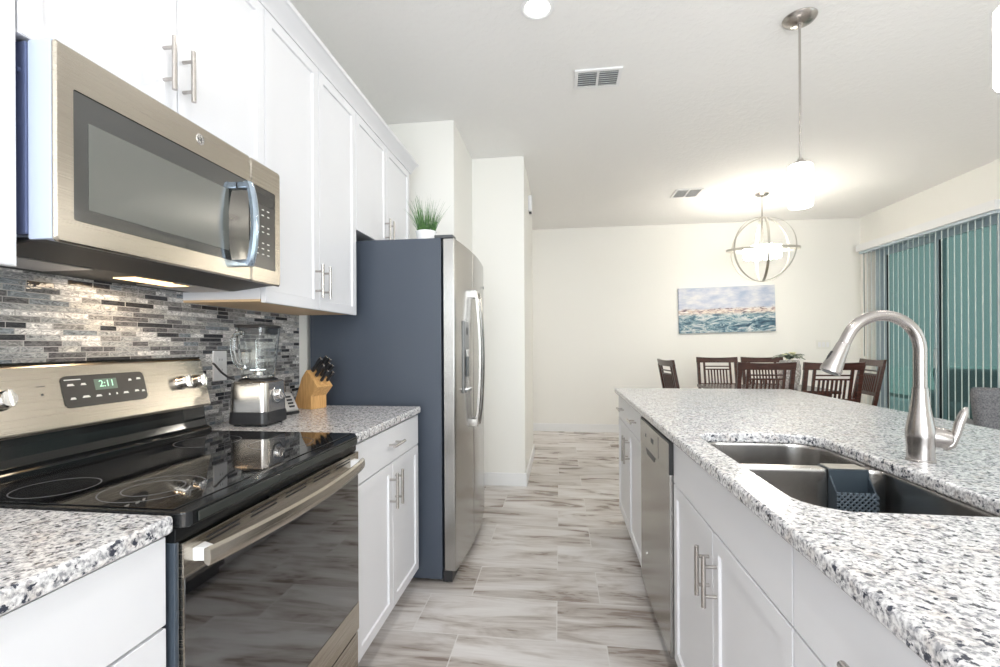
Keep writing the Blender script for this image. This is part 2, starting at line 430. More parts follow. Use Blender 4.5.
# ================================================================== ROOM SHELL
XW = -1.331
XR = 3.867
struct('floor', MB().box(-4.0, XR, -3.2, 6.6, -.05, 0), floor_m, 'grey beige wood look tile floor')
struct('ceiling', MB().box(-4.0, XR + .2, -3.2, 6.9, CEIL, CEIL + .1), ceil_m, 'white textured ceiling')
struct('wall_left', MB().box(XW - .12, XW, -3.2, 3.29, 0, CEIL), wall_paint)
struct('wall_nook', MB().box(XW - .12, -.753, 3.29, 4.0, 0, CEIL, .004), wall_paint)
struct('wall_pantry', MB().box(XW - .12, -.30, 4.0, 5.2, 0, CEIL, .004), wall_paint)
struct('wall_back', MB().box(-4.0, XR + .2, 6.58, 6.7, 0, CEIL), wall_paint)
struct('wall_hall', MB().box(-4.1, -4.0, 4.9, 6.6, 0, CEIL), wall_paint)
struct('wall_hall_near', MB().box(-4.0, XW - .12, 5.08, 5.2, 0, CEIL), wall_paint)
# rear wall behind the camera with a wide window opening
wr = MB(); wr.box(-4, -.9, -3.2, -3.08, 0, CEIL); wr.box(2.1, XR + .2, -3.2, -3.08, 0, CEIL); wr.box(-.9, 2.1, -3.2, -3.08, 0, .5); wr.box(-.9, 2.1, -3.2, -3.08, 2.4, CEIL)
struct('wall_rear', wr, wall_paint)
# right wall with the sliding door opening (y 4.62..6.30, up to z 2.36) and a side window
DY0, DY1, DZ = 4.60, 6.30, 2.40
wr = MB(); wr.box(XR, XR + .14, -3.2, -.5, 0, CEIL); wr.box(XR, XR + .14, -.5, 1.7, 0, .75); wr.box(XR, XR + .14, -.5, 1.7, 2.15, CEIL)
wr.box(XR, XR + .14, 1.7, DY0, 0, CEIL); wr.box(XR, XR + .14, DY1, 6.58, 0, CEIL); wr.box(XR, XR + .14, DY0, DY1, DZ, CEIL)
struct('wall_right', wr, wall_paint)
BH = .11
def base_strip(name, x0, x1, y0, y1):
    b = MB().box(x0, x1, y0, y1, 0, BH - .018, .001); 
    dx = .006
    b.box(min(x0, x1) + (dx if x1 - x0 < .05 and False else 0), x1, y0, y1, BH - .02, BH, .005)
    struct(name, b, trim_m)
base_strip('baseboard_back', -4.0, XR, 6.566, 6.58)
base_strip('baseboard_pantry_front', -.753, -.288, 3.986, 4.0)
base_strip('baseboard_pantry_side', -.30, -.286, 4.0, 5.2)
base_strip('baseboard_nook', -.753, -.739, 3.29, 3.986)
base_strip('baseboard_right', XR - .014, XR, DY1 + .07, 6.566)
base_strip('baseboard_right_near', XR - .014, XR, 1.0, DY0 - .07)
# sliding glass door
d = MB(); fx0, fx1 = XR + .01, XR + .11
d.box(fx0, fx1, DY0, DY0 + .05, 0, DZ, .003); d.box(fx0, fx1, DY1 - .05, DY1, 0, DZ, .003); d.box(fx0, fx1, DY0 + .05, DY1 - .05, DZ - .05, DZ, .003); d.box(fx0, fx1, DY0 + .05, DY1 - .05, 0, .04, .003)
door = struct('door_1', d, frame_m, 'sliding glass door with pale grey frame behind vertical blinds')
def sash(y0, y1, x, nm):
    s_ = MB(); w_ = .055
    s_.box(x, x + .035, y0, y0 + w_, .04, DZ - .05, .003); s_.box(x, x + .035, y1 - w_, y1, .04, DZ - .05, .003)
    s_.box(x, x + .035, y0 + w_, y1 - w_, .04, .12, .003); s_.box(x, x + .035, y0 + w_, y1 - w_, DZ - .12, DZ - .05, .003)
    q = part('door_panel', s_, frame_m, door)
    part('glass_pane', MB().box(x + .014, x + .020, y0 + w_, y1 - w_, .12, DZ - .12), glass_tint, q)
    gk = MB(); gk.box(x + .008, x + .026, y1 - w_ - .012, y1 - w_, .12, DZ - .12); gk.box(x + .008, x + .026, y0 + w_, y0 + w_ + .004, .12, DZ - .12)
    part('gasket', gk, black_rubber, q)
    return q
sash(5.35, DY1 - .05, fx0 + .045, 'a'); q = sash(DY0 + .05, 5.41, fx0 + .005, 'b')
part('door_handle', MB().box(fx0 - .02, fx0 + .005, 5.37, 5.39, .95, 1.15, .004), white_plastic, q)
# rear window frame + side window frame
d = MB(); 
for y in (-.9, -.0, 1.0, 2.04): d.box(y, y + .06, -3.17, -3.11, .5, 2.4)
d.box(-.84, 2.04, -3.17, -3.11, .5, .56); d.box(-.84, 2.04, -3.17, -3.11, 2.34, 2.4)
struct('window_1', d, trim_m)
d = MB()
for y in (-.5, .57, 1.64): d.box(XR + .04, XR + .1, y, y + .06, .75, 2.15)
d.box(XR + .04, XR + .1, -.44, 1.64, .75, .81); d.box(XR + .04, XR + .1, -.44, 1.64, 2.09, 2.15)
struct('window_2', d, trim_m)

# mosaic backsplash
struct('trim_2', MB().box(XW, XW + .008, -1.2, 2.231, .914, 1.43, .001), mosaic, 'linear glass and stone mosaic backsplash in greys')

# exterior lanai
struct('patio_floor', MB().box(XR + .14, 9.0, 1.5, 11.0, -.12, -.02), patio_m)
struct('lawn', MB().box(9.0, 26, -6, 30, -.25, -.15), grass_m)
# ================================================================== LEFT BASE CABINETS
XF = -.697                      # face of doors
def base_body(p, y0, y1, x_wall, xf, s):
    xb = xf - s * .0205
    b = MB(); a, c = sorted((x_wall, xb)); b.box(a, c, y0, y1, .105, .880, .001)
    part('cabinet_body', b, white_cab, p)
    k = MB(); a, c = sorted((x_wall, xb - s * .07)); k.box(a, c, y0, y1, 0, .105)
    part('toe_kick', k, white_cab, p)
ZD = .728
# near left: wide drawer over doors
p = thing('base_cabinet', 'white base cabinet with flat drawer fronts left of the stove', 'cabinet', (-1.03, .35, 0))
base_body(p, -.15, .7485, XW + .001, XF, 1)
part('drawer', slab(XF, 1, -.15 + G, .745, ZD - .008, .876), white_cab, p)
part('drawer', slab(XF, 1, -.15 + G, .745, .42, ZD - .014), white_cab, p)
part('drawer', slab(XF, 1, -.15 + G, .745, .114, .414), white_cab, p)
p = thing('base_cabinet', 'white base cabinet near the camera, mostly outside the picture at left', 'cabinet', (-1.03, -.6, 0))
base_body(p, -1.1, -.152, XW + .001, XF, 1)
part('door', shaker(XF, 1, -1.1 + G, -.152 - G, .114, .876), white_cab, p)
# right: between stove and fridge
p = thing('base_cabinet', 'white shaker base cabinet between the stove and the fridge', 'cabinet', (-1.03, 1.87, 0))
y0, y1 = 1.519, 2.230; ym = (y0 + y1) / 2
base_body(p, y0, y1, XW + .001, XF, 1)
d = part('drawer', slab(XF, 1, y0 + G, y1 - G, ZD + .002, .872), white_cab, p)
part('drawer_handle', pull_h(XF, 1, ym - .065, ym + .065, .805), nickel, d)
for (a, b, hy) in ((y0 + G, ym - G, ym - .032), (ym + G, y1 - G, ym + .032)):
    d = part('door', shaker(XF, 1, a, b, .114, ZD - .003), white_cab, p)
    part('door_handle', pull_v(XF, 1, hy, .545, .69), nickel, d)
# countertops
single('countertop', MB().box(XW + .0085, -.683, 1.517, 2.231, .882, .914, .009, 3), granite, (-1.0, 1.87, .882), 'speckled granite countertop holding the blender and knife block', 'countertop')
single('countertop', MB().box(XW + .0085, -.683, -1.1, .7495, .882, .914, .009, 3), granite, (-1.0, .3, .882), 'speckled granite countertop corner left of the black cooktop', 'countertop')

# ================================================================== STOVE
RY0, RY1 = .7535, 1.5125; RX = -.683; DO = -.683      # DO: outer face of the oven door
p = thing('stove', 'stainless electric stove with black glass cooktop and oven door', 'stove', (-1.0, 1.13, 0))
b = MB(); b.box(-1.30, RX - .035, RY0 + .004, RY1 - .004, .03, .885, .002)
part('stove_body', b, mat('dark_blue_grey_enamel', (.05, .065, .085), .35), p)
part('side_column', MB().box(-.717, DO - .006, RY0 + .002, RY0 + .0125, .06, .86, .004), mat('dark_blue_grey_enamel'), p)
for (fx, fy) in ((-1.25, RY0 + .06), (-1.25, RY1 - .06), (-.80, RY0 + .06), (-.80, RY1 - .06)):
    part('levelling_foot', MB().cyl((fx, fy, 0), (fx, fy, .03), .018), black_plastic, p)
# cooktop: black frame + glass
ct = part('cooktop', MB().prism([(-1.262, RY0), (-.676, RY0), (-.668, RY0 + .004), (-.664, RY0 + .012), (-.664, RY1 - .055), (-.668, RY1 - .045), (-.694, RY1), (-1.262, RY1)], 'z', .888, .9165, .004, 3), black_enamel, p)
part('cooktop_glass', MB().box(-1.245, -.700, RY0 + .012, RY1 - .012, .9166, .9185, .0008, 1), black_glass, ct)
part('front_trim', MB().box(-.6638, -.661, RY0 + .026, RY1 - .058, .893, .911, .001, 1), mat('dark_grey_metal_band', (.06, .065, .06), .25, .5), ct)
def ring(cx, cy, r, w_=.0012):
    return MB().lathe([(r - w_, 0), (r + w_, 0), (r + w_, .0002), (r - w_, .0002)], (cx, cy, .9186), 56, close=True)
for (cx, cy, rs) in ((-1.055, .855, (.072,)), (-.845, .875, (.092, .055)), (-1.09, 1.325, (.09,)), (-.845, 1.325, (.09,))):
    m_ = MB()
    for r_ in rs: m_.lathe([(r_ - .0012, 0), (r_ + .0012, 0), (r_ + .0012, .0002), (r_ - .0002 - .001, .0002)], (cx, cy, .91855), 64, close=True)
    part('burner_ring', m_, ring_m, ct)
# rear vent riser (black, curved) and backguard
prof = [(-1.300, .90), (-1.228, .90), (-1.228, .926), (-1.236, .932), (-1.247, .938), (-1.253, .958), (-1.256, .985), (-1.258, 1.012), (-1.300, 1.012)]
part('backguard_riser', MB().prism(prof, 'y', RY0 + .002, RY1 - .002, .0015, 1), black_enamel, p)
bgd = MB().prism([(-1.305, 1.012), (-1.236, 1.006), (-1.234, 1.014), (-1.272, 1.166), (-1.278, 1.172), (-1.305, 1.172)], 'y', RY0, RY1, .002, 2)
bgo = part('backguard', bgd, steel, p)
part('top_edge', MB().box(-1.305, -1.2755, RY0 - .001, RY1 + .001, 1.1722, 1.177, .002, 1), black_enamel, bgo)
# frame of the tilted control face
e1 = Vector((0, 1, 0)); e2 = (Vector((-1.272, 0, 1.166)) - Vector((-1.234, 0, 1.014))).normalized(); e3 = e1.cross(e2)
def face_bg(y, z, off=.0):       # point on the face
    k = (z - 1.014) / (1.166 - 1.014); x = -1.234 + (-1.272 + 1.234) * k
    return Vector((x, y, z)) + e3 * off
MBG = lambda y, z, off: Matrix((( e1.x, e2.x, e3.x, face_bg(y, z, off).x), (e1.y, e2.y, e3.y, face_bg(y, z, off).y), (e1.z, e2.z, e3.z, face_bg(y, z, off).z), (0, 0, 0, 1)))
cp = part('control_panel', MB().prism(rrect(-.118, .118, -.042, .042, .014, 5), 'z', -.001, .002, M=MBG(1.150, 1.098, .0012)), panel_grey, bgo)
part('clock_display', MB().box(-.032, .032, -.016, .014, .0, .0008, M=MBG(1.146, 1.112, .0034)), lcd_off, cp)
part('clock_digits', text_bm('2:11', .026, MBG(1.148, 1.112, .0046), .0003), lcd_on, cp)
for (ly, lz, lw) in ((-.098, .018, .018), (-.065, .018, .014), (-.098, -.018, .014), (-.064, -.016, .020), (-.030, -.017, .016), (0, -.016, .005), (.022, -.016, .005), (.050, -.016, .016), (.085, -.014, .014), (.106, -.016, .010), (.098, .022, .014), (.070, .020, .010)):
    part('button_legend', MB().prism([(ly - lw / 2, lz - .003), (ly + lw / 2, lz - .003), (ly + lw / 2, lz - .0004), (ly + lw / 2.6, lz - .0004), (ly + lw / 2.6, lz + .0026), (ly - lw / 2.6, lz + .0026), (ly - lw / 2.6, lz - .0004), (ly - lw / 2, lz - .0004)], 'z', 0, .0004, M=MBG(1.150, 1.098, .0035)), legend_m, cp)
part('brand_line', MB().box(-.112, -.07, .030, .0325, 0, .0004, M=MBG(1.150, 1.098, .0035)), legend_m, cp)
sl = MB().box(-.010, .010, -.001, .001, 0, .0004, M=MBG(.985, 1.118, .0004)); sl.box(-.0025, .0025, -.0025, .0025, 0, .0006, M=MBG(.985, 1.098, .0004))
part('indicator_print', sl, dark_grey, bgo)
for ky in (.815, .895, 1.402, 1.468):
    k_ = MB().lathe([(0, 0), (.024, 0), (.024, .004), (.0215, .007), (.020, .026), (.017, .030), (0, .030)], seg=28, M=MBG(ky, 1.093, .0))
    k_.box(-.0045, .0045, -.020, .020, .028, .038, .002, 2, M=MBG(ky, 1.093, .0))
    part('control_knob', k_, chrome, bgo)
# manifold strip, oven door, drawer
part('manifold_strip', MB().box(-.73, -.690, RY0 + .004, RY1 - .004, .858, .886, .001, 1), black_enamel, p)
od = MB(); od.box(-.716, DO, RY0 + .014, RY1 - .001, .790, .855, .002)
vv = MB()
od.box(-.716, DO, RY0 + .014, RY1 - .001, .252, .345, .002); od.box(-.716, DO - .0015, RY0 + .014, RY0 + .018, .345, .790); 
dr = part('oven_door', od, steel, p)
part('oven_window', MB().box(-.714, DO - .001, RY0 + .0185, RY1 - .0015, .3455, .7895, .001, 1), oven_glass, dr)
for k in range(5):
    ya = RY0 + .07 + k * .132; sv = MB()
    sv.box(DO - .0005, DO + .0012, ya, ya + .095, .842, .846, .0008, 1); sv.box(DO - .0005, DO + .0012, ya, ya + .095, .833, .837, .0008, 1)
    part('vent_slot', sv, black_plastic, dr)
# handle : bowed strap with white end brackets
hp = []; n = 24
hb = bmesh.new(); rings = []
for i in range(n + 1):
    f = i / n; y = RY0 + .035 + f * (RY1 - RY0 - .07); bow = math.sin(PI * f) ** .8
    xo = DO + .036 + .030 * bow; hh = .017; th = .012
    pr = [(xo - th, .812), (xo - .003, .806), (xo + .001, .812), (xo + .0025, .823), (xo + .001, .836), (xo - .004, .842), (xo - th, .838)]
    rings.append([hb.verts.new((x, y, z)) for x, z in pr])
for A, B in zip(rings[:-1], rings[1:]):
    for k in range(7): hb.faces.new((A[k], A[(k + 1) % 7], B[(k + 1) % 7], B[k]))
hb.faces.new(rings[0]); hb.faces.new(rings[-1][::-1]); bmesh.ops.recalc_face_normals(hb, faces=hb.faces)
hdl = part('oven_handle', MB()._join(hb), steel, dr)
for y in (RY0 + .040, RY1 - .058):
    part('handle_bracket', MB().prism([(DO - .001, y - .004), (DO + .030, y), (DO + .030, y + .016), (DO - .001, y + .028)], 'z', .813, .838, .003, 2), white_plastic, hdl)
part('drawer', MB().box(-.716, DO - .004, RY0 + .001, RY1 - .001, .055, .242, .003), steel, p)
part('drawer_gap_strip', MB().box(-.715, DO - .012, RY0 + .003, RY1 - .003, .2425, .2515), black_plastic, p)

# ================================================================== WALL CABINETS
XU = -1.0066
ZU0, ZU1 = 1.366, 2.385
def wall_cab(label, y0, y1, z0, n=2, hz=None, hoff=0.):
    p = thing('wall_cabinet', label, 'cabinet', (-1.17, (y0 + y1) / 2, z0))
    part('cabinet_body', MB().box(XW + .001, XU - .0205, y0, y1, z0 + .012, ZU1 + .02, .001), white_cab, p)
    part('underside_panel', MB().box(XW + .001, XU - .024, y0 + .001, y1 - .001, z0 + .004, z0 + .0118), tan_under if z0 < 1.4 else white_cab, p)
    w_ = (y1 - y0) / n
    for k in range(n):
        a, b = y0 + k * w_ + G, y0 + (k + 1) * w_ - G
        d = part('door', shaker(XU, 1, a, b, z0, ZU1), white_cab, p)
        hy = b - .030 if k % 2 == 0 else a + .030
        hy += hoff
        hz0 = hz if hz else z0 + .055
        part('door_handle', pull_v(XU, 1, hy, hz0, hz0 + .137), nickel, d)
    return p
wall_cab('tall white shaker wall cabinet right of the microwave, above the blender', 1.492, 2.217, ZU0, hz=1.415)
wall_cab('short white shaker wall cabinet directly above the microwave', .7515, 1.4915, 1.807, hz=1.872, hoff=-.014)
wall_cab('short white shaker wall cabinet above the fridge', 2.2175, 3.052, 1.796, hz=1.815)
wall_cab('white wall cabinet at the left picture edge, left of the microwave', .02, .7505, ZU0, hz=1.42)
wall_cab('white wall cabinet nearest the camera, outside the picture at left', -1.1, .018, ZU0, hz=1.42)
# crown moulding
cr = [(XU - .02, ZU1 + .0005), (XU + .004, ZU1 + .0005), (XU + .008, ZU1 + .012), (XU + .022, ZU1 + .028), (XU + .042, ZU1 + .046), (XU + .052, ZU1 + .050), (XU + .056, ZU1 + .062), (XU - .02, ZU1 + .062)]
struct('trim_1', MB().prism(cr, 'y', -1.1, 3.085), white_cab, 'white crown moulding along the wall cabinets')

# ================================================================== MICROWAVE
MX = -.950; MY0, MY1 = .769, 1.490; MZ0, MZ1 = 1.417, 1.805
p = thing('microwave', 'stainless over the range microwave with black glass door', 'microwave', (-1.12, 1.13, MZ0))
part('microwave_body', MB().box(XW + .009, MX - .060, MY0 + .012, MY1 - .006, MZ0 + .012, MZ1 - .001, .003), micro_side, p)
fl = MB().box(MX - .085, MX - .0605, MY0 - .003, MY0 + .0118, MZ0 + .014, MZ1 - .004, .003)
fl.cyl((MX - .074, MY0 - .008, MZ1 - .06), (MX - .074, MY0 - .003, MZ1 - .06), .005)
part('mounting_flange', fl, micro_flange, p)
part('front_shell', MB().box(MX - .060, MX - .0075, MY0, MY1, MZ0 + .004, MZ1 - .001, .004), micro_side, p)
YC = 1.337
def frame_x(x0, x1, Y0, Y1, Z0, Z1, y0, y1, z0, z1, r, lean=True):
    """stainless frame with rectangular opening, front edges rounded"""
    outer = rrect(Y0, Y1, Z0, Z1, .008, 4); inner = rrect(y0, y1, z0, z1, r, 4)
    b = bmesh.new()
    def loop(l, x): return [b.verts.new((x, a, c)) for a, c in l]
    o0 = loop(outer, x0); o1 = loop(outer, x1 - .004); i_ = [(a + (.004 if a < (Y0 + Y1) / 2 else -.004), c + (.004 if c < (Z0 + Z1) / 2 else -.004)) for a, c in outer]
    o2 = loop(i_, x1); n1 = loop(inner, x1); n0 = loop(inner, x0); n = len(outer)
    for A, B in ((o0, o1), (o1, o2), (o2, n1), (n1, n0), (n0, o0)):
        for k in range(n): b.faces.new((A[k], A[(k + 1) % n], B[(k + 1) % n], B[k]))
    bmesh.ops.recalc_face_normals(b, faces=b.faces)
    return MB()._join(b)
dr = part('door', frame_x(MX - .0070, MX, MY0 + .001, YC - .0008, MZ0, MZ1 - .001, MY0 + .035, YC - .001 - .0005, MZ0 + .048, MZ1 - .081, .004), steel, p)
part('door_glass', MB().box(MX - .0065, MX - .002, MY0 + .0355, YC - .003, MZ0 + .0485, MZ1 - .0815, .001, 1), micro_glass, dr)
part('viewing_window', MB().box(MX - .0019, MX - .0012, .835, 1.240, MZ0 + .076, MZ1 - .135), micro_mesh, dr)
# handle, vertical bowed strap
hb = bmesh.new(); rings = []; n = 20; hy = 1.285
for i in range(n + 1):
    f = i / n; z = MZ0 + .036 + f * .252; bow = math.sin(PI * f) ** .7
    xo = MX + .036 + .020 * bow; w_ = .013
    pr = [(xo - .012, hy - w_), (xo - .002, hy - w_), (xo + .003, hy - w_ * .5), (xo + .0045, hy), (xo + .003, hy + w_ * .5), (xo - .002, hy + w_), (xo - .012, hy + w_)]
    rings.append([hb.verts.new((x, y, z)) for x, y in pr])
for A, B in zip(rings[:-1], rings[1:]):
    for k in range(7): hb.faces.new((A[k], A[(k + 1) % 7], B[(k + 1) % 7], B[k]))
hb.faces.new(rings[0]); hb.faces.new(rings[-1][::-1]); bmesh.ops.recalc_face_normals(hb, faces=hb.faces)
hm = MB()._join(hb)
for z in (MZ0 + .046, MZ0 + .278): hm.box(MX - .001, MX + .034, hy - .012, hy + .012, z - .010, z + .010, .004)
part('door_handle', hm, blue_steel, dr)
cpn = part('control_panel', frame_x(MX - .0070, MX, YC + .0008, MY1, MZ0, MZ1 - .001, YC + .002, MY1 - .030, MZ0 + .048, MZ1 - .081, .002), steel, p)
kp = part('keypad', MB().box(MX - .0065, MX - .001, YC + .0025, MY1 - .0305, MZ0 + .0485, MZ1 - .0815, .001, 1), panel_grey, cpn)
part('display', MB().box(MX - .0009, MX - .0004, YC + .02, MY1 - .040, MZ1 - .135, MZ1 - .100), black_glass, kp)
for r_ in range(9):
    for c_ in range(3):
        if r_ in (2, 5): continue
        z = MZ1 - .150 - r_ * .018; y = YC + .030 + c_ * .028
        part('key_legend', MB().box(MX - .0009, MX - .0004, y - .006 + .002 * ((r_ + c_) % 2), y + .006, z - .0016, z + .0016), legend_m, kp)
# round badge with interlaced script monogram
by, bz = 1.131, MZ1 - .038
bd = part('round_badge', MB().lathe([(0, 0), (.0145, 0), (.0145, .001), (.013, .0022), (0, .0022)], M=Matrix.Translation((MX, by, bz)) @ Matrix.Rotation(R(90), 4, 'Y')), mat('badge_silver', (.85, .83, .80), .25, .9), dr)
mg = MB()
circ = lambda r, a0, a1, cy=0, cz=0, n=14: [(MX + .0026, by + cy + r * math.cos(R(a0 + (a1 - a0) * k / n)), bz + cz + r * math.sin(R(a0 + (a1 - a0) * k / n))) for k in range(n + 1)]
mg.tube(circ(.0115, 0, 360), .0005, 6)
mg.tube(circ(.0042, 50, 330, -.0036, 0), .0006, 6); mg.tube([(MX + .0026, by - .0046, bz - .0006), (MX + .0026, by - .0005, bz - .0006), (MX + .0026, by - .0010, bz - .0050)], .0006, 6)
mg.tube(circ(.0026, 40, 300, .0040, .0022), .0006, 6); mg.tube(circ(.0030, 60, 320, .0040, -.0030), .0006, 6)
for k in range(4): mg.tube(circ(.0022, 90 * k + 20, 90 * k + 200, .0085 * math.cos(R(90 * k)), .0085 * math.sin(R(90 * k))), .0004, 6)
part('monogram', mg, dark_grey, bd)
# underside : dark pan, filters and lamp
up = part('vent_underside', MB().prism([(XW + .010, MZ0 - .012), (MX - .17, MZ0 - .012), (MX - .05, MZ0 + .002), (MX - .025, MZ0 + .0035), (XW + .010, MZ0 + .0115)], 'y', MY0 + .004, MY1 - .004, .001, 1), mat('mottled_dark_pan', (.035, .032, .03), .5, 0), p)
for (a, b) in ((MY0 + .02, MY0 + .23), (MY1 - .235, MY1 - .02)):
    part('grease_filter', MB().box(MX - .32, MX - .175, a, b, MZ0 - .0150, MZ0 - .0122, .001, 1), filter_m, up)
part('hood_lamp', MB().box(-1.215, -1.145, 1.13, 1.32, MZ0 - .0150, MZ0 - .0122, .001, 1), lamp_warm, up)
area('hood_light', (-1.18, 1.20, MZ0 - .022), .16, .75, (1, .80, .58), (0, 0, 0), 'RECTANGLE', .08)

# ================================================================== FRIDGE
FY0, FY1 = 2.315, 3.225; FB = -.60; FT = 1.762
p = thing('refrigerator', 'stainless side by side refrigerator with dark slate grey sides', 'refrigerator', (-.95, 2.77, 0))
part('fridge_body', MB().box(XW + .02, FB, FY0, FY1, .02, FT, .004), fridge_grey, p)
part('base_grille', MB().box(FB + .001, FB + .05, FY0 + .01, FY1 - .01, .005, .062, .003), black_plastic, p)
for y in (FY0 + .03, FY1 - .03): part('roller', MB().cyl((FB + .02, y - .012, .02), (FB + .02, y + .012, .02), .02), black_plastic, p)
YS = 2.70
def fdoor(a, b, bul):
    # plan profile: gently bowed door, rounded outer corners, across whole fridge width
    n = 14; pts = [(FB + .012, a), ]
    def xb(y):
        t_ = (y - FY0) / (FY1 - FY0); return FB + .070 + .024 * math.sin(PI * t_) 
    out = []
    for k in range(n + 1):
        y = a + (b - a) * k / n; out.append((xb(y), y))
    out[0] = (out[0][0] - .006, out[0][1]); out[-1] = (out[-1][0] - .006, out[-1][1])
    out.insert(1, (xb(a + .004) - .001, a + .004)); out.insert(-1, (xb(b - .004) - .001, b - .004))
    pts = [(FB + .012, a)] + out + [(FB + .012, b)]
    return MB().prism(pts, 'z', .065, FT - .004, .0012, 1)
d1 = part('freezer_door', fdoor(FY0 + .002, YS - .0025, 0), steel_v, p)
d2 = part('fridge_door', fdoor(YS + .0025, FY1 - .002, 0), steel_v, p)
for (y, d) in ((YS - .040, d1), (YS + .040, d2)):
    hb = bmesh.new(); rings = []; n = 24; xf = FB + .070 + .024 * math.sin(PI * (y - FY0) / (FY1 - FY0))
    for i in range(n + 1):
        f = i / n; z = .745 + f * .785; bow = math.sin(PI * f) ** .75; xo = xf + .030 + .026 * bow; w_ = .013
        pr = [(xo - .012, y - w_), (xo, y - w_), (xo + .005, y), (xo, y + w_), (xo - .012, y + w_)]
        rings.append([hb.verts.new((x, yy, z)) for x, yy in pr])
    for A, B in zip(rings[:-1], rings[1:]):
        for k in range(5): hb.faces.new((A[k], A[(k + 1) % 5], B[(k + 1) % 5], B[k]))
    hb.faces.new(rings[0]); hb.faces.new(rings[-1][::-1]); bmesh.ops.recalc_face_normals(hb, faces=hb.faces)
    hm = MB()._join(hb)
    for z in (.765, 1.510): hm.box(xf - .003, xf + .026, y - .012, y + .012, z - .020, z + .020, .003)
    part('door_handle', hm, steel_v, d)
# dispenser
xf = FB + .070 + .024 * math.sin(PI * (2.50 - FY0) / (FY1 - FY0))
ds = MB()
ds.box(xf - .004, xf + .003, 2.455, 2.472, .955, 1.345, .001); ds.box(xf - .004, xf + .006, 2.612, 2.630, .955, 1.345, .001)
ds.box(xf - .004, xf + .005, 2.472, 2.612, 1.190, 1.345, .001); ds.box(xf - .004, xf + .016, 2.472, 2.612, .955, .972, .002)
dp = part('dispenser', ds, mat('dispenser_grey', (.12, .12, .115), .3, .3), d1)
part('dispenser_recess', MB().box(xf - .004, xf + .0015, 2.4725, 2.6115, .9725, 1.1895), black_plastic, dp)
part('dispenser_paddle', MB().box(xf + .0015, xf + .010, 2.515, 2.57, 1.04, 1.15, .003), dark_grey, dp)
part('drip_tray', MB().box(xf + .001, xf + .022, 2.477, 2.607, .9725, .979, .002), chrome, dp)
part('dispenser_button', MB().box(xf + .005, xf + .0075, 2.527, 2.557, 1.27, 1.31, .001), black_plastic, dp)
for (a, b) in ((FY0 + .004, FY0 + .075), (FY1 - .30, FY1 - .06)):
    part('hinge_cover', MB().box(FB - .035 if a < 2.5 else FB + .04, FB + .062 if a < 2.5 else FB + .066, a, b, FT + .0002 if a < 2.5 else FT - .002, FT + .016, .003), dark_grey if a < 2.5 else black_plastic, p)
part('brand_badge', MB().cyl((FB + .0865, 3.10, 1.60), (FB + .0905, 3.10, 1.60), .010), dark_grey, d2)

# potted grass on top of the fridge
PX, PY = -.694, 2.378
p = thing('potted_grass', 'white pot of green grass standing on top of the fridge', 'plant', (PX, PY, FT))
part('pot', MB().lathe([(0, .0005), (.046, .0005), (.054, .045), (.056, .048), (.052, .048), (.048, .010), (0, .010)], (PX, PY, FT), 28), mat('white_ceramic', (.88, .88, .88), .25), p)
part('soil', MB().lathe([(0, .036), (.0480, .036), (.0490, .042), (0, .042)], (PX, PY, FT), 20), mat('soil', (.06, .04, .03), .9), p)
gb = bmesh.new()
for k in range(300):
    a = random.uniform(0, 2 * PI); r0 = .043 * math.sqrt(random.random()); L = random.choice([random.uniform(.07, .13), random.uniform(.08, .14), random.uniform(.08, .14), random.uniform(.13, .21)])
    tilt = random.uniform(.03, .30) * (r0 / .036 + .3); az = a + random.uniform(-.5, .5); wv = random.uniform(.0012, .0022)
    base = Vector((PX + r0 * math.cos(a), PY + r0 * math.sin(a), FT + .040)); dirh = Vector((math.cos(az), math.sin(az), 0)); side = Vector((-dirh.y, dirh.x, 0)) * wv
    if random.random() < .5: side = dirh * wv
    prev = None
    for j in range(5):
        f = j / 4; q = base + dirh * (tilt * L * (f + .5 * f * f)) + Vector((0, 0, L * (f - .12 * f * f * tilt * 3))); s_ = side * (1 - f * .85)
        cur = (gb.verts.new(q - s_), gb.verts.new(q + s_))
        if prev: gb.faces.new((prev[0], prev[1], cur[1], cur[0]))
        prev = cur
part('grass_blades', MB()._join(gb), leaf_m, p)

# ================================================================== BLENDER
BX, BY = -1.158, 1.668
p = thing('blender', 'brushed steel countertop blender with glass jar and black lid', 'blender', (BX, BY, .914))
Mb = Matrix.Translation((BX, BY, .914)) @ Matrix.Rotation(R(2), 4, 'Z')      # front (+x local) turned to the camera
def rr_loft(sections, M):
    b = bmesh.new(); rings = []
    for (z, hx, hy, r, cx) in sections:
        rings.append([b.verts.new((x + cx, y, z)) for x, y in rrect(-hx, hx, -hy, hy, r, 5)])
    n = len(rings[0])
    for A, B in zip(rings[:-1], rings[1:]):
        for k in range(n): b.faces.new((A[k], A[(k + 1) % n], B[(k + 1) % n], B[k]))
    b.faces.new(rings[0][::-1]); b.faces.new(rings[-1]); bmesh.ops.recalc_face_normals(b, faces=b.faces)
    bmesh.ops.transform(b, matrix=M, verts=b.verts); return MB()._join(b)
part('base_skirt', rr_loft([(.008, .076, .076, .026, 0), (.012, .079, .079, .026, 0), (.052, .077, .077, .026, 0), (.0545, .075, .075, .026, 0)], Mb), black_plastic, p)
for (sx, sy) in ((1, 1), (1, -1), (-1, 1), (-1, -1)):
    q = Mb @ Vector((sx * .052, sy * .052, 0)); part('foot', MB().cyl((q.x, q.y, .914), (q.x, q.y, .924), .012), black_rubber, p)
part('motor_housing', rr_loft([(.0548, .075, .075, .024, 0), (.10, .0745, .0745, .024, 0), (.150, .073, .073, .024, 0), (.163, .0715, .0715, .024, 0), (.168, .067, .067, .022, 0)], Mb), brushed('blender_steel', (.62, .58, .54), .22, (3, 3, 700)), p)
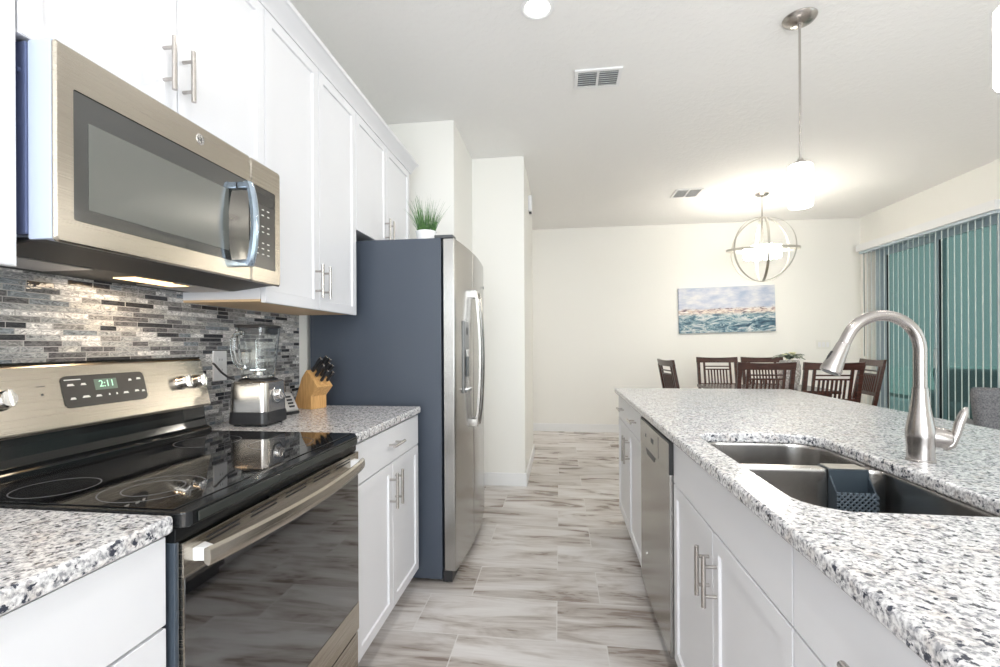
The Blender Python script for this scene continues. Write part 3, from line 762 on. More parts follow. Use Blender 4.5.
part('jar_collar', rr_loft([(.1682, .058, .058, .026, 0), (.174, .056, .056, .026, 0), (.177, .050, .050, .024, 0)], Mb), black_plastic, p)
kn = MB().lathe([(.0, 0), (.030, 0), (.030, .003), (.027, .004), (.020, .004), (.019, .020), (.016, .023), (0, .023)], seg=28, M=Mb @ Matrix.Translation((.0725, 0, .115)) @ Matrix.Rotation(R(85), 4, 'Y'))
kn.box(-.017, .017, -.004, .004, .021, .030, .002, M=Mb @ Matrix.Translation((.0725, 0, .115)) @ Matrix.Rotation(R(85), 4, 'Y') @ Matrix.Rotation(R(40), 4, 'Z'))
part('speed_dial', kn, chrome, p)
part('dial_ring', MB().lathe([(.031, 0), (.036, 0), (.036, .003), (.031, .003)], seg=28, M=Mb @ Matrix.Translation((.0720, 0, .115)) @ Matrix.Rotation(R(85), 4, 'Y'), close=True), dark_grey, p)
# jar: hollow square glass
def shell(sections, M, seg=5):
    b = bmesh.new(); rings = []
    for (z, hx, r) in sections: rings.append([b.verts.new((x, y, z)) for x, y in rrect(-hx, hx, -hx, hx, r, seg)])
    n = len(rings[0])
    for A, B in zip(rings, rings[1:] + rings[:1]):
        for k in range(n): b.faces.new((A[k], A[(k + 1) % n], B[(k + 1) % n], B[k]))
    bmesh.ops.recalc_face_normals(b, faces=b.faces); bmesh.ops.transform(b, matrix=M, verts=b.verts); return MB()._join(b)
Mj = Mb @ Matrix.Translation((0, 0, -.0155))
jar = part('glass_jar', shell([(.193, .047, .024), (.196, .050, .025), (.37, .0625, .026), (.385, .063, .026), (.385, .0595, .024), (.37, .059, .024), (.205, .046, .022), (.205, .002, .001), (.193, .002, .001)], Mj), glass_clear, p)
part('jar_handle', MB().tube([Mj @ Vector(q) for q in ((-.02, -.060, .365), (-.03, -.085, .362), (-.035, -.100, .345), (-.035, -.100, .30), (-.03, -.090, .255), (-.025, -.075, .238), (-.02, -.050, .236))], .0085, 12), glass_clear, jar)
part('lid', rr_loft([(.3625, .055, .055, .022, 0), (.3855, .056, .056, .022, 0), (.386, .066, .066, .027, 0), (.394, .065, .065, .027, 0), (.397, .060, .060, .025, 0)], Mj), black_plastic, p)
part('blade_unit', MB().lathe([(0, .206), (.022, .206), (.02, .216), (.006, .222), (.006, .232), (0, .232)], M=Mj).box(-.028, .028, -.004, .004, .224, .2255, M=Mj @ Matrix.Rotation(R(30), 4, 'Z')).box(-.004, .004, -.028, .028, .227, .2285, M=Mj @ Matrix.Rotation(R(30), 4, 'Z')), chrome, p)
cordm = MB().tube([(BX - .055, BY - .060, 1.088), (BX - .070, BY - .075, 1.098), (BX - .090, BY - .085, 1.118), (BX - .12, BY - .080, 1.145), (BX - .135, BY - .070, 1.150)], .0038, 8)
part('power_cord', cordm, black_plastic, p)
# small hand gadget behind the blender
Gx, Gy = -1.215, 1.935
Mg = Matrix.Translation((Gx, Gy, .914)) @ Matrix.Rotation(R(-20), 4, 'Z')
p = thing('kitchen_gadget', 'small silver wedge shaped gadget with dark buttons between blender and knife block', 'gadget', (Gx, Gy, .914))
part('housing', MB().prism([(-.05, .012), (.048, .012), (.050, .020), (.006, .088), (-.012, .096), (-.035, .090), (-.05, .05)], 'y', -.030, .030, .004, 2, M=Mg), mat('satin_silver_plastic', (.62, .60, .58), .3, .5), p)
part('base_pad', MB().box(-.052, .054, -.032, .032, .0, .0118, .003, M=Mg), black_plastic, p)
part('knob_cap', MB().cyl(Mg @ Vector((-.02, 0, .094)), Mg @ Vector((-.022, 0, .112)), .016, 18, .012), black_plastic, p)
bt = MB()
for k in range(4):
    f = .2 + k * .2; q = Vector((.050 - .044 * f + .0015, 0, .020 + .068 * f + .0005)); bt.box(q.x - .004, q.x + .0025, -.012, .014, q.z - .004, q.z + .004, .001, 1, M=Mg)
part('buttons', bt, black_plastic, p)

# ================================================================== KNIFE BLOCK
KX, KY = -1.196, 2.122
p = thing('knife_block', 'honey coloured wooden knife block on the granite next to the fridge', 'knife block', (KX, KY, .914))
# local x: towards camera-right/front ; block profile in xz leaning back, extruded along y
Mk = Matrix.Translation((KX, KY, .9142)) @ Matrix.Rotation(R(-22), 4, 'Z')
blk = MB()
prof = [(-.080, .0), (.052, .0), (.052, .062), (.098, .108), (.020, .186), (-.012, .150)]
blk.prism(prof, 'y', -.045, .045, .003, 2, M=Mk)
kb = part('block', blk, light_wood, p)
k_ = MB()
ax = Vector((.707, 0, .707))     # along the slots
def kpos(u, w): return Vector((.020, 0, .186)) + Vector((.707, 0, -.707)) * u + Vector((0, 1, 0)) * w
i = 0
for (u, w, L, hw) in ((.018, -.026, .095, .009), (.018, .002, .105, .009), (.020, .028, .09, .009), (.050, -.024, .085, .008), (.050, .004, .095, .008), (.052, .030, .08, .008), (.082, -.014, .078, .007), (.084, .020, .07, .007)):
    q0 = Mk @ kpos(u, w); dirw = (Mk.to_3x3() @ ax).normalized()
    kk = thing('kitchen_knife', 'black handled knife in the wooden block, among its cluster of handles', 'knife', tuple(q0), 'knives in the wooden block')
    yv = (Mk.to_3x3() @ Vector((0, 1, 0))).normalized(); xv = yv.cross(dirw)
    Mq = Matrix(((xv.x, yv.x, dirw.x, q0.x), (xv.y, yv.y, dirw.y, q0.y), (xv.z, yv.z, dirw.z, q0.z), (0, 0, 0, 1)))
    b = bmesh.new(); rings = []
    for (z, sx, sy) in ((.0105, .8, .7), (.018, 1, 1), (L * .4, .85, .9), (L * .75, 1.05, 1), (L * .94, 1.15, 1), (L, .75, .7)):
        rings.append([b.verts.new(Mq @ Vector((x * sx, y * sy, z))) for x, y in rrect(-hw, hw, -.0065, .0065, .004, 3)])
    nn_ = len(rings[0])
    for A, B in zip(rings[:-1], rings[1:]):
        for k in range(nn_): b.faces.new((A[k], A[(k + 1) % nn_], B[(k + 1) % nn_], B[k]))
    b.faces.new(rings[0][::-1]); b.faces.new(rings[-1]); bmesh.ops.recalc_face_normals(b, faces=b.faces)
    part('handle', MB()._join(b), black_plastic, kk)
    part('bolster', MB().box(-hw * .7, hw * .7, -.004, .004, .0005, .0104, .001, 1, M=Mq), chrome, kk)
    rv = MB()
    rv.box(-hw * .8, hw * .8, -.0045, .0045, L + .0002, L + .004, .0015, 1, M=Mq)
    part('end_cap', rv, chrome, kk)

# outlet on the backsplash
p = thing('wall_outlet', 'white double outlet plate on the mosaic backsplash behind the blender', 'outlet', (XW + .008, 1.665, 1.139))
part('plate', MB().box(XW + .0085, XW + .0145, 1.665 - .036, 1.665 + .036, 1.139 - .058, 1.139 + .058, .002), white_plastic, p)
for dz in (-.02, .02):
    so = MB().box(XW + .0146, XW + .0165, 1.665 - .016, 1.665 + .016, 1.139 + dz - .014, 1.139 + dz + .014, .001)
    s2 = part('socket', so, white_plastic, p)
    sl = MB(); 
    for dy in (-.006, .006): sl.box(XW + .0166, XW + .0170, 1.665 + dy - .001, 1.665 + dy + .001, 1.139 + dz - .001, 1.139 + dz + .007)
    part('slots', sl, black_plastic, s2)

# ================================================================== ISLAND
XI = .392; IX1 = 1.50; IYF = 3.285; IYN = -.55
s = -1
def island_body(p, y0, y1, x1=1.05):
    part('cabinet_body', MB().box(XI + .0205, x1, y0, y1, .105, .880, .001), white_cab, p)
    part('toe_kick', MB().box(XI + .09, x1, y0, y1, 0, .105), white_cab, p)
# far cabinet : two drawers over two doors
def island_two(label, y0, y1, top_drawers=2):
    p = thing('island_cabinet', label, 'cabinet', (.75, (y0 + y1) / 2, 0)); ym = (y0 + y1) / 2
    island_body(p, y0, y1)
    return p, ym
p, ym = island_two('white island cabinet with two drawers over two doors at the far end', 2.295, 3.235)
y0, y1 = 2.295, 3.235
for (a, b, hy) in ((y0 + G, ym - G, ym - .030), (ym + G, y1 - G, ym + .030)):
    d = part('drawer', slab(XI, -1, a, b, ZD + .002, .872), white_cab, p)
    part('drawer_handle', pull_h(XI, -1, (a + b) / 2 - .06, (a + b) / 2 + .06, .805), nickel, d)
    d = part('door', shaker(XI, -1, a, b, .114, ZD - .003), white_cab, p)
    part('door_handle', pull_v(XI, -1, hy, .53, .68), nickel, d)
# sink base: false front over two doors  (hollow top so the bowls fit)
y0, y1 = .853, 1.695; ym = (y0 + y1) / 2
p = thing('sink_cabinet', 'white shaker sink base cabinet nearest the dishwasher with two tall doors', 'cabinet', (.75, ym, 0))
b = MB(); b.box(XI + .0205, 1.05, y0, y0 + .018, .105, .880); b.box(XI + .0205, 1.05, y1 - .018, y1, .105, .880); b.box(1.032, 1.05, y0 + .018, y1 - .018, .105, .880)
b.box(XI + .0205, 1.032, y0 + .018, y1 - .018, .105, .123); b.box(XI + .0205, XI + .04, y0 + .018, y1 - .018, .123, .880)
part('cabinet_body', b, white_cab, p)
part('toe_kick', MB().box(XI + .09, 1.05, y0, y1, 0, .105), white_cab, p)
part('false_drawer', slab(XI, -1, y0 + G, y1 - G, ZD + .002, .876), white_cab, p)
for (a, b, hy) in ((y0 + G, ym - G, ym - .030), (ym + G, y1 - G, ym + .030)):
    d = part('door', shaker(XI, -1, a, b, .114, ZD - .003), white_cab, p)
    part('door_handle', pull_v(XI, -1, hy, .542, .674), nickel, d)
# near drawer stack
y0, y1 = .24, .851
p = thing('drawer_cabinet', 'white island drawer cabinet at the bottom right, nearest the camera', 'cabinet', (.75, .55, 0))
island_body(p, y0, y1)
for (z0, z1, hz) in ((ZD + .002, .876, .797), (.425, ZD - .003, .64), (.114, .420, .33)):
    d = part('drawer', slab(XI, -1, y0 + G, y1 - G, z0, z1), white_cab, p)
    part('drawer_handle', pull_h(XI, -1, .515, .655, hz), nickel, d)
p = thing('island_cabinet', 'white island cabinet beside the camera, outside the picture', 'cabinet', (.75, -.15, 0))
island_body(p, IYN + .03, .238)
part('door', shaker(XI, -1, IYN + .03 + G, .238 - G, .114, .876), white_cab, p)
# island knee wall under the overhang
single('knee_wall', MB().box(1.052, 1.16, IYN + .03, 3.235, 0, .880, .002), trim_m, (1.1, 1.3, 0), 'white knee wall under the island overhang', 'knee wall')
# worktop with sink cut-out
SX0, SX1, SY0, SY1 = .487, .86, .905, 1.600
hole = []
def arc(cx, cy, r, a0, a1, n=8): return [(cx + r * math.cos(R(a0 + (a1 - a0) * k / n)), cy + r * math.sin(R(a0 + (a1 - a0) * k / n))) for k in range(n + 1)]
hole = rrect(.450, .822, .908, 1.648, (.085, .075, .085, .085), 8)
hole = hole[::-1]
single('island_countertop', curve_slab(rrect(.370, IX1, IYN, IYF, (.03, .012, .01, .03), 5), [hole], .882, .914, .008), granite, (.9, 1.3, .882), 'long speckled granite island countertop with the sink cut into it', 'countertop')

# sink : two undermount bowls
def bowl(loop_top, z_top, depth, inset):
    b = bmesh.new(); n = len(loop_top); cx = sum(q[0] for q in loop_top) / n; cy = sum(q[1] for q in loop_top) / n
    def sc(f, z): return [b.verts.new((cx + (x - cx) * f, cy + (y - cy) * f, z)) for x, y in loop_top]
    prof = [(1.0, z_top), (.985, z_top - .010), (.97, z_top - depth * .6), (.955, z_top - depth + .035), (.92, z_top - depth + .012), (.86, z_top - depth), (.30, z_top - depth - .004), (.12, z_top - depth - .006)]
    rings = [sc(f, z) for f, z in prof]
    for A, B in zip(rings[:-1], rings[1:]):
        for k in range(n): b.faces.new((A[k], A[(k + 1) % n], B[(k + 1) % n], B[k]))
    b.faces.new(rings[-1])
    bmesh.ops.recalc_face_normals(b, faces=b.faces)
    for f in b.faces: f.normal_flip()
    return MB()._join(b), (cx, cy)
p = thing('sink', 'stainless double bowl undermount sink in the island', 'sink', (.66, 1.25, .68))
zt = .8850
near = rrect(.447, .826, .904, 1.333, (.03, .03, .088, .088), 8)
far = rrect(.447, .826, 1.367, 1.652, (.088, .078, .03, .03), 8)
b1, c1 = bowl(near, zt - .004, .20, 0); b2, c2 = bowl(far, zt - .004, .17, 0)
n_o = part('near_bowl', b1, steel_sink, p, 'larger near bowl'); f_o = part('far_bowl', b2, steel_sink, p, 'smaller far bowl')
fl = curve_slab(rrect(.43, .845, .885, 1.672, .06, 8), [near[::-1], far[::-1]], zt - .007, zt - .0035, .0012)
part('rim_flange', fl, steel_sink, p)
for (c_, o_, z) in ((c1, n_o, zt - .2095), (c2, f_o, zt - .1795)):
    part('drain_strainer', MB().lathe([(0, .002), (.012, .002), (.015, .0005), (.035, .0005), (.044, .004), (.047, .002), (.047, -.004), (0, -.004)], (c_[0], c_[1], z + .001), 28), chrome, o_)
# caddy hanging over the divider into the near bowl
p = thing('sink_caddy', 'dark navy lattice sink caddy hanging over the bowl divider', 'caddy', (.75, 1.30, .80))
CX0, CX1 = .698, .794
zc0 = .772
cb = MB()
cb.box(CX0, CX1, 1.320, 1.326, zc0, .8815, .001)                # back plate against divider
cb.box(CX0, CX1, 1.320, 1.378, .8817, .8838, .0015)              # strap over divider
cb.box(CX0, CX1, 1.3745, 1.378, .83, .8815, .001)
cb.box(CX0, CX1, 1.286, 1.322, zc0, zc0 + .004, .001)            # bottom
for x in (CX0, CX1 - .004): cb.prism([(1.286, zc0), (1.322, zc0), (1.322, .870), (1.308, .852), (1.286, .828)], 'x', x, x + .004)
part('holder', cb, caddy_m, p)
lt = MB(); 
W = CX1 - CX0; Hh = .062; yl = 1.284
nd = 7
for k in range(-4, nd + 1):
    for sg in (1, -1):
        # clipped diagonals
        x_a = CX0 + k * W / nd; pts = []
        x0_, z0_ = x_a, zc0 if sg == 1 else zc0 + Hh
        x1_, z1_ = x_a + Hh, zc0 + Hh if sg == 1 else zc0
        t0 = max(0, (CX0 - x0_) / (x1_ - x0_)); t1 = min(1, (CX1 - x0_) / (x1_ - x0_))
        if t1 <= t0: continue
        A = (x0_ + (x1_ - x0_) * t0, yl, z0_ + (z1_ - z0_) * t0); B = (x0_ + (x1_ - x0_) * t1, yl, z0_ + (z1_ - z0_) * t1)
        lt.cyl(A, B, .0022, 8)
lt.box(CX0, CX1, yl - .002, yl + .003, zc0, zc0 + .004)
part('lattice_front', lt, mat('steel_blue_silicone', (.09, .12, .15), .4), p)
single('sponge', MB().box(CX0 + .008, CX1 - .008, 1.290, 1.317, zc0 + .0045, zc0 + .055, .006, 2), mat('dark_scrub_sponge', (.03, .04, .05), .9), (.69, 1.29, zc0), 'dark sponge standing inside the lattice sink caddy', 'sponge')
single('dish_cloth', MB().box(CX0 + .004, CX1 - .004, 1.324, 1.374, .8840, .8862, .0012, 1), sponge_m, (.69, 1.35, .879), 'grey beige folded cloth strip lying on the caddy strap', 'cloth')

# faucet
FX, FY = .908, 1.311
p = thing('faucet', 'brushed nickel pull down gooseneck faucet beside the sink', 'faucet', (FX, FY, .914))
z = .914
part('faucet_body', MB().lathe([(0, 0), (.0300, 0), (.0300, .004), (.0285, .006), (.0285, .035), (.0292, .048), (.0306, .060), (.0308, .070), (.0298, .082), (.0270, .100), (.0232, .120), (.0205, .138), (.0175, .165), (.0163, .186), (0, .186)], (FX, FY, z), 36), nickel_f, p)
neck = [(FX, FY, z + .1865), (FX, FY, z + .24), (FX, FY, z + .283)]
Rr = .088
for k in range(1, 17):
    a = R(155 * k / 16); neck.append((FX - Rr + Rr * math.cos(a), FY, z + .283 + Rr * math.sin(a)))
dv = Vector((-math.sin(R(155)), 0, math.cos(R(155)))); neck.append(tuple(Vector(neck[-1]) + dv * .022))
nk = part('gooseneck', MB().tube(neck, .0142, 22), nickel_f, p)
q = Vector(neck[-1]); q1 = q + dv * .006
hd = Vector(q)
part('spray_head', MB().tube([hd + dv * .0005, hd + dv * .004, hd + dv * .03, hd + dv * .075, hd + dv * .083], [.0142, .0155, .0178, .0245, .0235], 26), nickel_f, p)
part('spray_button', MB().tube([hd + dv * .014 + Vector((-.0225, 0, -.0085)), hd + dv * .028 + Vector((-.0235, 0, -.0105)), hd + dv * .048 + Vector((-.0235, 0, -.0110))], [.004, .006, .004], 10), black_plastic, p)
part('spray_face', MB().tube([hd + dv * .0832, hd + dv * .085], [.020, .019], 24), dark_grey, p)
# side lever: pivot stub + upward curved lever towards +X
part('lever_pivot', MB().tube([(FX + .010, FY, z + .066), (FX + .030, FY - .004, z + .063), (FX + .052, FY - .008, z + .058), (FX + .062, FY - .009, z + .056)], [.025, .0265, .0255, .014], 24), nickel_f, p)
lv = [(FX + .048, FY - .008, z + .036), (FX + .062, FY - .009, z + .044), (FX + .074, FY - .010, z + .070), (FX + .081, FY - .010, z + .098), (FX + .092, FY - .010, z + .125), (FX + .098, FY - .010, z + .138)]
part('lever', MB().tube(lv, [.010, .0115, .0095, .0105, .009, .004], 18), nickel_f, p)

# ================================================================== DISHWASHER
DWY0, DWY1 = 1.700, 2.290
p = thing('dishwasher', 'stainless dishwasher built into the island', 'dishwasher', (.7, 2.0, 0))
part('tub', MB().box(XI + .03, .98, DWY0 + .004, DWY1 - .004, .05, .868), black_plastic, p)
dw = MB(); dw.box(XI - .012, XI + .029, DWY0 + .003, DWY1 - .003, .105, .752, .003)
part('door', dw, steel_v, p)
part('toe_panel', MB().box(XI + .06, XI + .075, DWY0 + .004, DWY1 - .004, .0, .104), black_plastic, p)
cpn = part('control_panel', MB().box(XI - .014, XI + .029, DWY0 + .003, DWY1 - .003, .7535, .862, .003), steel_v, p)
part('top_edge', MB().box(XI - .013, XI + .029, DWY0 + .003, DWY1 - .003, .8622, .870, .002), black_plastic, cpn)
part('side_cap', MB().box(XI - .0135, XI + .029, DWY0 + .0005, DWY0 + .0028, .752, .868), black_plastic, cpn)
ph = MB().prism([(DWY0 + .24, .757), (DWY0 + .45, .757), (DWY0 + .42, .730), (DWY0 + .27, .730)], 'x', XI - .0136, XI - .0122)
part('pocket_handle', ph, black_plastic, dr if False else cpn)
bt = MB().box(XI - .0148, XI - .0142, DWY0 + .28, DWY0 + .33, .80, .82); bt.box(XI - .0148, XI - .0142, DWY0 + .18, DWY0 + .184, .765, .850); bt.box(XI - .0148, XI - .0142, DWY0 + .44, DWY0 + .455, .80, .815)
part('button_marks', bt, dark_grey, cpn)
part('round_badge', MB().cyl((XI - .0138, DWY0 + .45, .28 + .0), (XI - .0122, DWY0 + .45, .28), .009), chrome, p)

# ================================================================== DINING SET
def make_chair():
    root = bpy.data.objects.new('dining_chair', None); COL.objects.link(root); root['_o'] = (0, 0, 0); root.empty_display_size = .05
    W, D, SH, H_ = .235, .22, .48, 1.05
    tilt = .10
    def yb(z): return -D - tilt * max(0, (z - .55)) / .5            # back leans away
    part('seat', MB().box(-W + .01, W - .01, -D + .012, D + .015, SH - .03, SH + .03, .02, 3), mat('cream_seat_fabric', (.62, .55, .45), .8), root)
    part('seat_frame', MB().box(-W + .012, W - .012, -D + .01, D, SH - .09, SH - .0305, .004), dark_wood, root)
    for sx in (-1, 1):
        part('leg', MB().box(sx * (W - .022) - .02, sx * (W - .022) + .02, D - .03, D + .01, 0, SH - .0905, .004), dark_wood, root)
        lg = MB(); x0, x1 = sx * (W - .017) - .017, sx * (W - .017) + .017
        # back post from the floor to the top rail
        pts = [(-D - .01, 0), (-D + .03, 0), (-D + .03, .55), (yb(1.0) + .030, 1.0), (yb(1.0), 1.0), (-D - .005, .55)]
        lg.prism(pts, 'x', x0, x1, .003, 1); part('leg', lg, dark_wood, root)
        part('side_stretcher', MB().box(sx * (W - .02) - .011, sx * (W - .02) + .011, -D + .031, D - .031, .14, .17, .003), dark_wood, root)
    part('front_stretcher', MB().box(-W + .043, W - .043, D - .02, D, .20, .235, .003), dark_wood, root)
    def hbar(z0, z1, xw, th=.018, curve=.0, bow=.0):
        b = bmesh.new(); rings = []
        for k in range(9):
            f = k / 8 * 2 - 1; x = f * xw; yo = -.0 - bow * (1 - f * f); zt_ = z1 - curve * (1 - f * f)
            rings.append([b.verts.new((x, yb(z0) + yo + .006, z0)), b.verts.new((x, yb(z0) + yo + .006 + th, z0)), b.verts.new((x, yb(zt_) + yo + .006 + th, zt_)), b.verts.new((x, yb(zt_) + yo + .006, zt_))])
        for A, B in zip(rings[:-1], rings[1:]):
            for k in range(4): b.faces.new((A[k], A[(k + 1) % 4], B[(k + 1) % 4], B[k]))
        b.faces.new(rings[0][::-1]); b.faces.new(rings[-1]); bmesh.ops.recalc_face_normals(b, faces=b.faces); return MB()._join(b)
    part('top_rail', hbar(.985, H_ + .004, W + .004, .024, .010, .012), dark_wood, root)
    iw = W - .085
    part('lower_rail', hbar(.700, .735, W - .034, .016), dark_wood, root)
    part('back_slat', hbar(.932, .945, iw, .012, 0, .004), dark_wood, root)
    part('back_slat', hbar(.895, .910, iw, .012, 0, .004), dark_wood, root)
    def vbar(x, wv, z0, z1):
        pts = [(yb(z0) + .004, z0), (yb(z0) + .020, z0), (yb(z1) + .020, z1), (yb(z1) + .004, z1)]
        return MB().prism(pts, 'x', x - wv, x + wv)
    for sx in (-1, 1): part('inner_post', vbar(sx * iw, .011, .7355, .9845), dark_wood, root)
    for k in range(7): part('spindle', vbar(-iw + .011 + (k + 1) * (2 * iw - .022) / 8, .0065, .7355, .8945), dark_wood, root)
    return root
ch = make_chair()
spots = [
    (1.785, 4.62, 0, 'dark wood slat back chair with its back to the island, left of the spray head'),
    (2.315, 4.60, 0, 'dark wood slat back chair with its back to the island, partly behind the faucet head'),
    (1.91, 5.72, 180, 'dark wood slat back chair on the far table side, left one facing the island'),
    (2.43, 5.72, 180, 'dark wood slat back chair on the far table side, mostly hidden, under the vase'),
    (1.40, 5.12, -84, 'dark wood slat back chair at the left end of the table, seen side on'),
    (2.81, 5.15, 82, 'dark wood slat back chair at the right end of the table beside the blinds'),
]
for i, (x, y, a, lab) in enumerate(spots):
    o = ch if i == 0 else copy_tree(ch)
    o.location = (x, y, 0); o.rotation_euler = (0, 0, R(a)); tag(o, lab, 'chair', 'dining chairs around the table')
p = thing('dining_table', 'dark wood dining table behind the island between six chairs', 'table', (2.02, 5.08, 0))
part('tabletop', MB().box(1.52, 2.62, 4.74, 5.46, .735, .765, .006), dark_wood, p)
part('apron', MB().box(1.58, 2.56, 4.80, 5.40, .65, .7345, .003), dark_wood, p)
for (x, y) in ((1.60, 4.84), (2.54, 4.84), (1.60, 5.40), (2.54, 5.40)):
    part('leg', MB().box(x - .035, x + .035, y - .035, y + .035, 0, .735 if False else .6495, .004), dark_wood, p)
VX, VY = 2.28, 5.00
p = thing('flower_vase', 'white beaded vase with pale yellow flower and dark leaves on the dining table', 'vase', (VX, VY, .765))
vm = mat('white_beaded_ceramic', rough=.4)
t = NT(vm); vo = t.new('ShaderNodeTexVoronoi'); vo.inputs['Scale'].default_value = 55; t.link(t.obj(), vo.inputs['Vector']); t.link(t.ramp(vo.outputs['Distance'], [(.2, (.85, .84, .82)), (.6, (.42, .38, .35))]), t.b.inputs['Base Color'])
part('vase', MB().lathe([(0, 0), (.06, 0), (.085, .05), (.10, .14), (.098, .22), (.085, .275), (.080, .28), (.076, .27), (.09, .2), (0, .02)], (VX, VY, .765), 28), vm, p)
lb = bmesh.new()
for k in range(16):
    a = 2 * PI * k / 16 + .2; L = random.uniform(.10, .16); up_ = random.uniform(.0, .35); d_ = Vector((math.cos(a), math.sin(a), up_)).normalized(); sd = d_.cross(Vector((0, 0, 1))).normalized() * .028
    b0 = Vector((VX, VY, .765 + .275)); pr = None
    for j in range(5):
        f = j / 4; q = b0 + d_ * L * f + Vector((0, 0, .03 * math.sin(PI * f) + .012)); wv = sd * math.sin(PI * min(.98, f * .9 + .06))
        cur = (lb.verts.new(q - wv), lb.verts.new(q + Vector((0, 0, .006))), lb.verts.new(q + wv))
        if pr: lb.faces.new((pr[0], pr[1], cur[1], cur[0])); lb.faces.new((pr[1], pr[2], cur[2], cur[1]))
        pr = cur
part('leaves', MB()._join(lb), leaf_dark, p)
fb = MB()
for (dx, dy, dz, r_) in ((.02, -.02, .335, .038), (-.045, 0, .325, .028), (.06, .02, .325, .026)):
    for k in range(9):
        a = 2 * PI * k / 9; M_ = Matrix.Translation((VX + dx, VY + dy, .765 + dz)) @ Matrix.Rotation(a, 4, 'Z') @ Matrix.Rotation(R(-38), 4, 'Y')
        fb.lathe([(0, -.003), (r_ * .35, -.001), (r_ * .42, .002), (0, .004)], seg=10, M=M_ @ Matrix.Translation((r_ * .6, 0, 0)) @ Matrix.Diagonal((1.4, .8, 1, 1)))
    fb.lathe([(0, .012), (r_ * .3, .006), (r_ * .3, -.004), (0, -.008)], (VX + dx, VY + dy, .765 + dz), 12)
    fb.cyl((VX + dx * .4, VY + dy * .4, .765 + .27), (VX + dx, VY + dy, .765 + dz - .006), .0025, 8)
part('blossoms', fb, petal_m, p)

# ================================================================== PAINTING
zc_ = (1.96 + 1.35) / 2
p = thing('canvas_painting', 'wide blue and white seascape canvas hung slightly crooked on the far wall', 'painting', (0, 0, 0))
o = finish('canvas', MB().box(-.611, .611, -.030, 0, 0, .61, .002).bm, paint_m, None, (0, 0, 0)); o.parent = p; o['_o'] = (0, 0, 0)
p.location = (2.213, 6.579, 1.368); p.rotation_euler = (0, R(-1.3), 0)

# switch plates on the far wall
p = thing('switch_plate', 'pale switch plate on the far wall right of the painting', 'light switch', (3.42, 6.58, 1.20))
part('plate', MB().box(3.33, 3.50, 6.572, 6.579, 1.14, 1.255, .002), mat('ivory_plastic', (.84, .83, .78), .35), p)
for k in range(3): part('rocker', MB().box(3.348 + k * .05, 3.380 + k * .05, 6.568, 6.5718, 1.165, 1.230, .001), white_plastic, p)

# wall sensor on pantry side
p = thing('door_chime', 'small white wall box high on the pantry wall corner', 'wall box', (-.30, 4.55, 2.58))
part('cover', MB().box(-.299, -.262, 4.50, 4.60, 2.51, 2.66, .008), white_plastic, p)
part('dark_button', MB().box(-.292, -.268, 4.53, 4.57, 2.494, 2.5095, .003), dark_grey, p)

# ================================================================== CEILING THINGS
def vent(x0, x1, y0, y1, label):
    p = thing('ceiling_vent', label, 'vent', ((x0 + x1) / 2, (y0 + y1) / 2, CEIL), 'ceiling air vents')
    z1 = CEIL - .0005; f = .022; m = MB()
    m.box(x0, x1, y0, y0 + f, z1 - .010, z1, .002); m.box(x0, x1, y1 - f, y1, z1 - .010, z1, .002)
    m.box(x0, x0 + f, y0 + f, y1 - f, z1 - .010, z1, .002); m.box(x1 - f, x1, y0 + f, y1 - f, z1 - .010, z1, .002)
    xm = (x0 + x1) / 2; m.box(xm - .007, xm + .007, y0 + f, y1 - f, z1 - .009, z1 - .001)
    part('frame', m, trim_m, p)
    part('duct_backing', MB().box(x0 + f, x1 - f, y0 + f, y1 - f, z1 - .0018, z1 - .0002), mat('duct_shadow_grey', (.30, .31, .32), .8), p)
    L = MB(); n = max(4, int((y1 - y0 - 2 * f) / .020))
    for k in range(n):
        yy = y0 + f + (k + .5) * (y1 - y0 - 2 * f) / n
        for a, b in ((x0 + f, xm - .007), (xm + .007, x1 - f)):
            L.box(a, b, -.007, .007, -.0006, .0006, M=Matrix.Translation((0, yy, z1 - .0085)) @ Matrix.Rotation(R(38), 4, 'X'))
    part('louvres', L, trim_m, p)
vent(.095, .375, 2.79, 2.99, 'white ceiling vent nearest the camera, below the recessed light')
vent(1.22, 1.50, 5.08, 5.36, 'white ceiling vent far back beside the chandelier glow')
def downlight(x, y, label, power=5):
    p = thing('recessed_light', label, 'ceiling light', (x, y, CEIL), 'recessed ceiling lights')
    part('trim_ring', MB().lathe([(.060, -.001), (.082, -.001), (.082, -.005), (.070, -.008), (.060, -.004)], (x, y, CEIL), 36, close=True), trim_m, p)
    part('lens', MB().lathe([(0, -.003), (.0598, -.003), (.0598, -.0015), (0, -.0015)], (x, y, CEIL), 32), lamp_down, p)
    area('recessed_light_glow', (x, y, CEIL - .012), .12, power, (1, .975, .94), (0, 0, 0), 'DISK')
downlight(-.10, 2.25, 'glowing recessed ceiling light at the top of the picture')
downlight(-.10, .55, 'recessed ceiling light above the camera, out of view')
downlight(-.10, -1.3, 'recessed ceiling light behind the camera, out of view')
downlight(2.6, -.6, 'recessed ceiling light over the sitting side, out of view')
downlight(2.7, 2.2, 'recessed ceiling light right of the island, out of view')
downlight(-1.6, 5.9, 'recessed ceiling light in the side hall, out of view', 12)

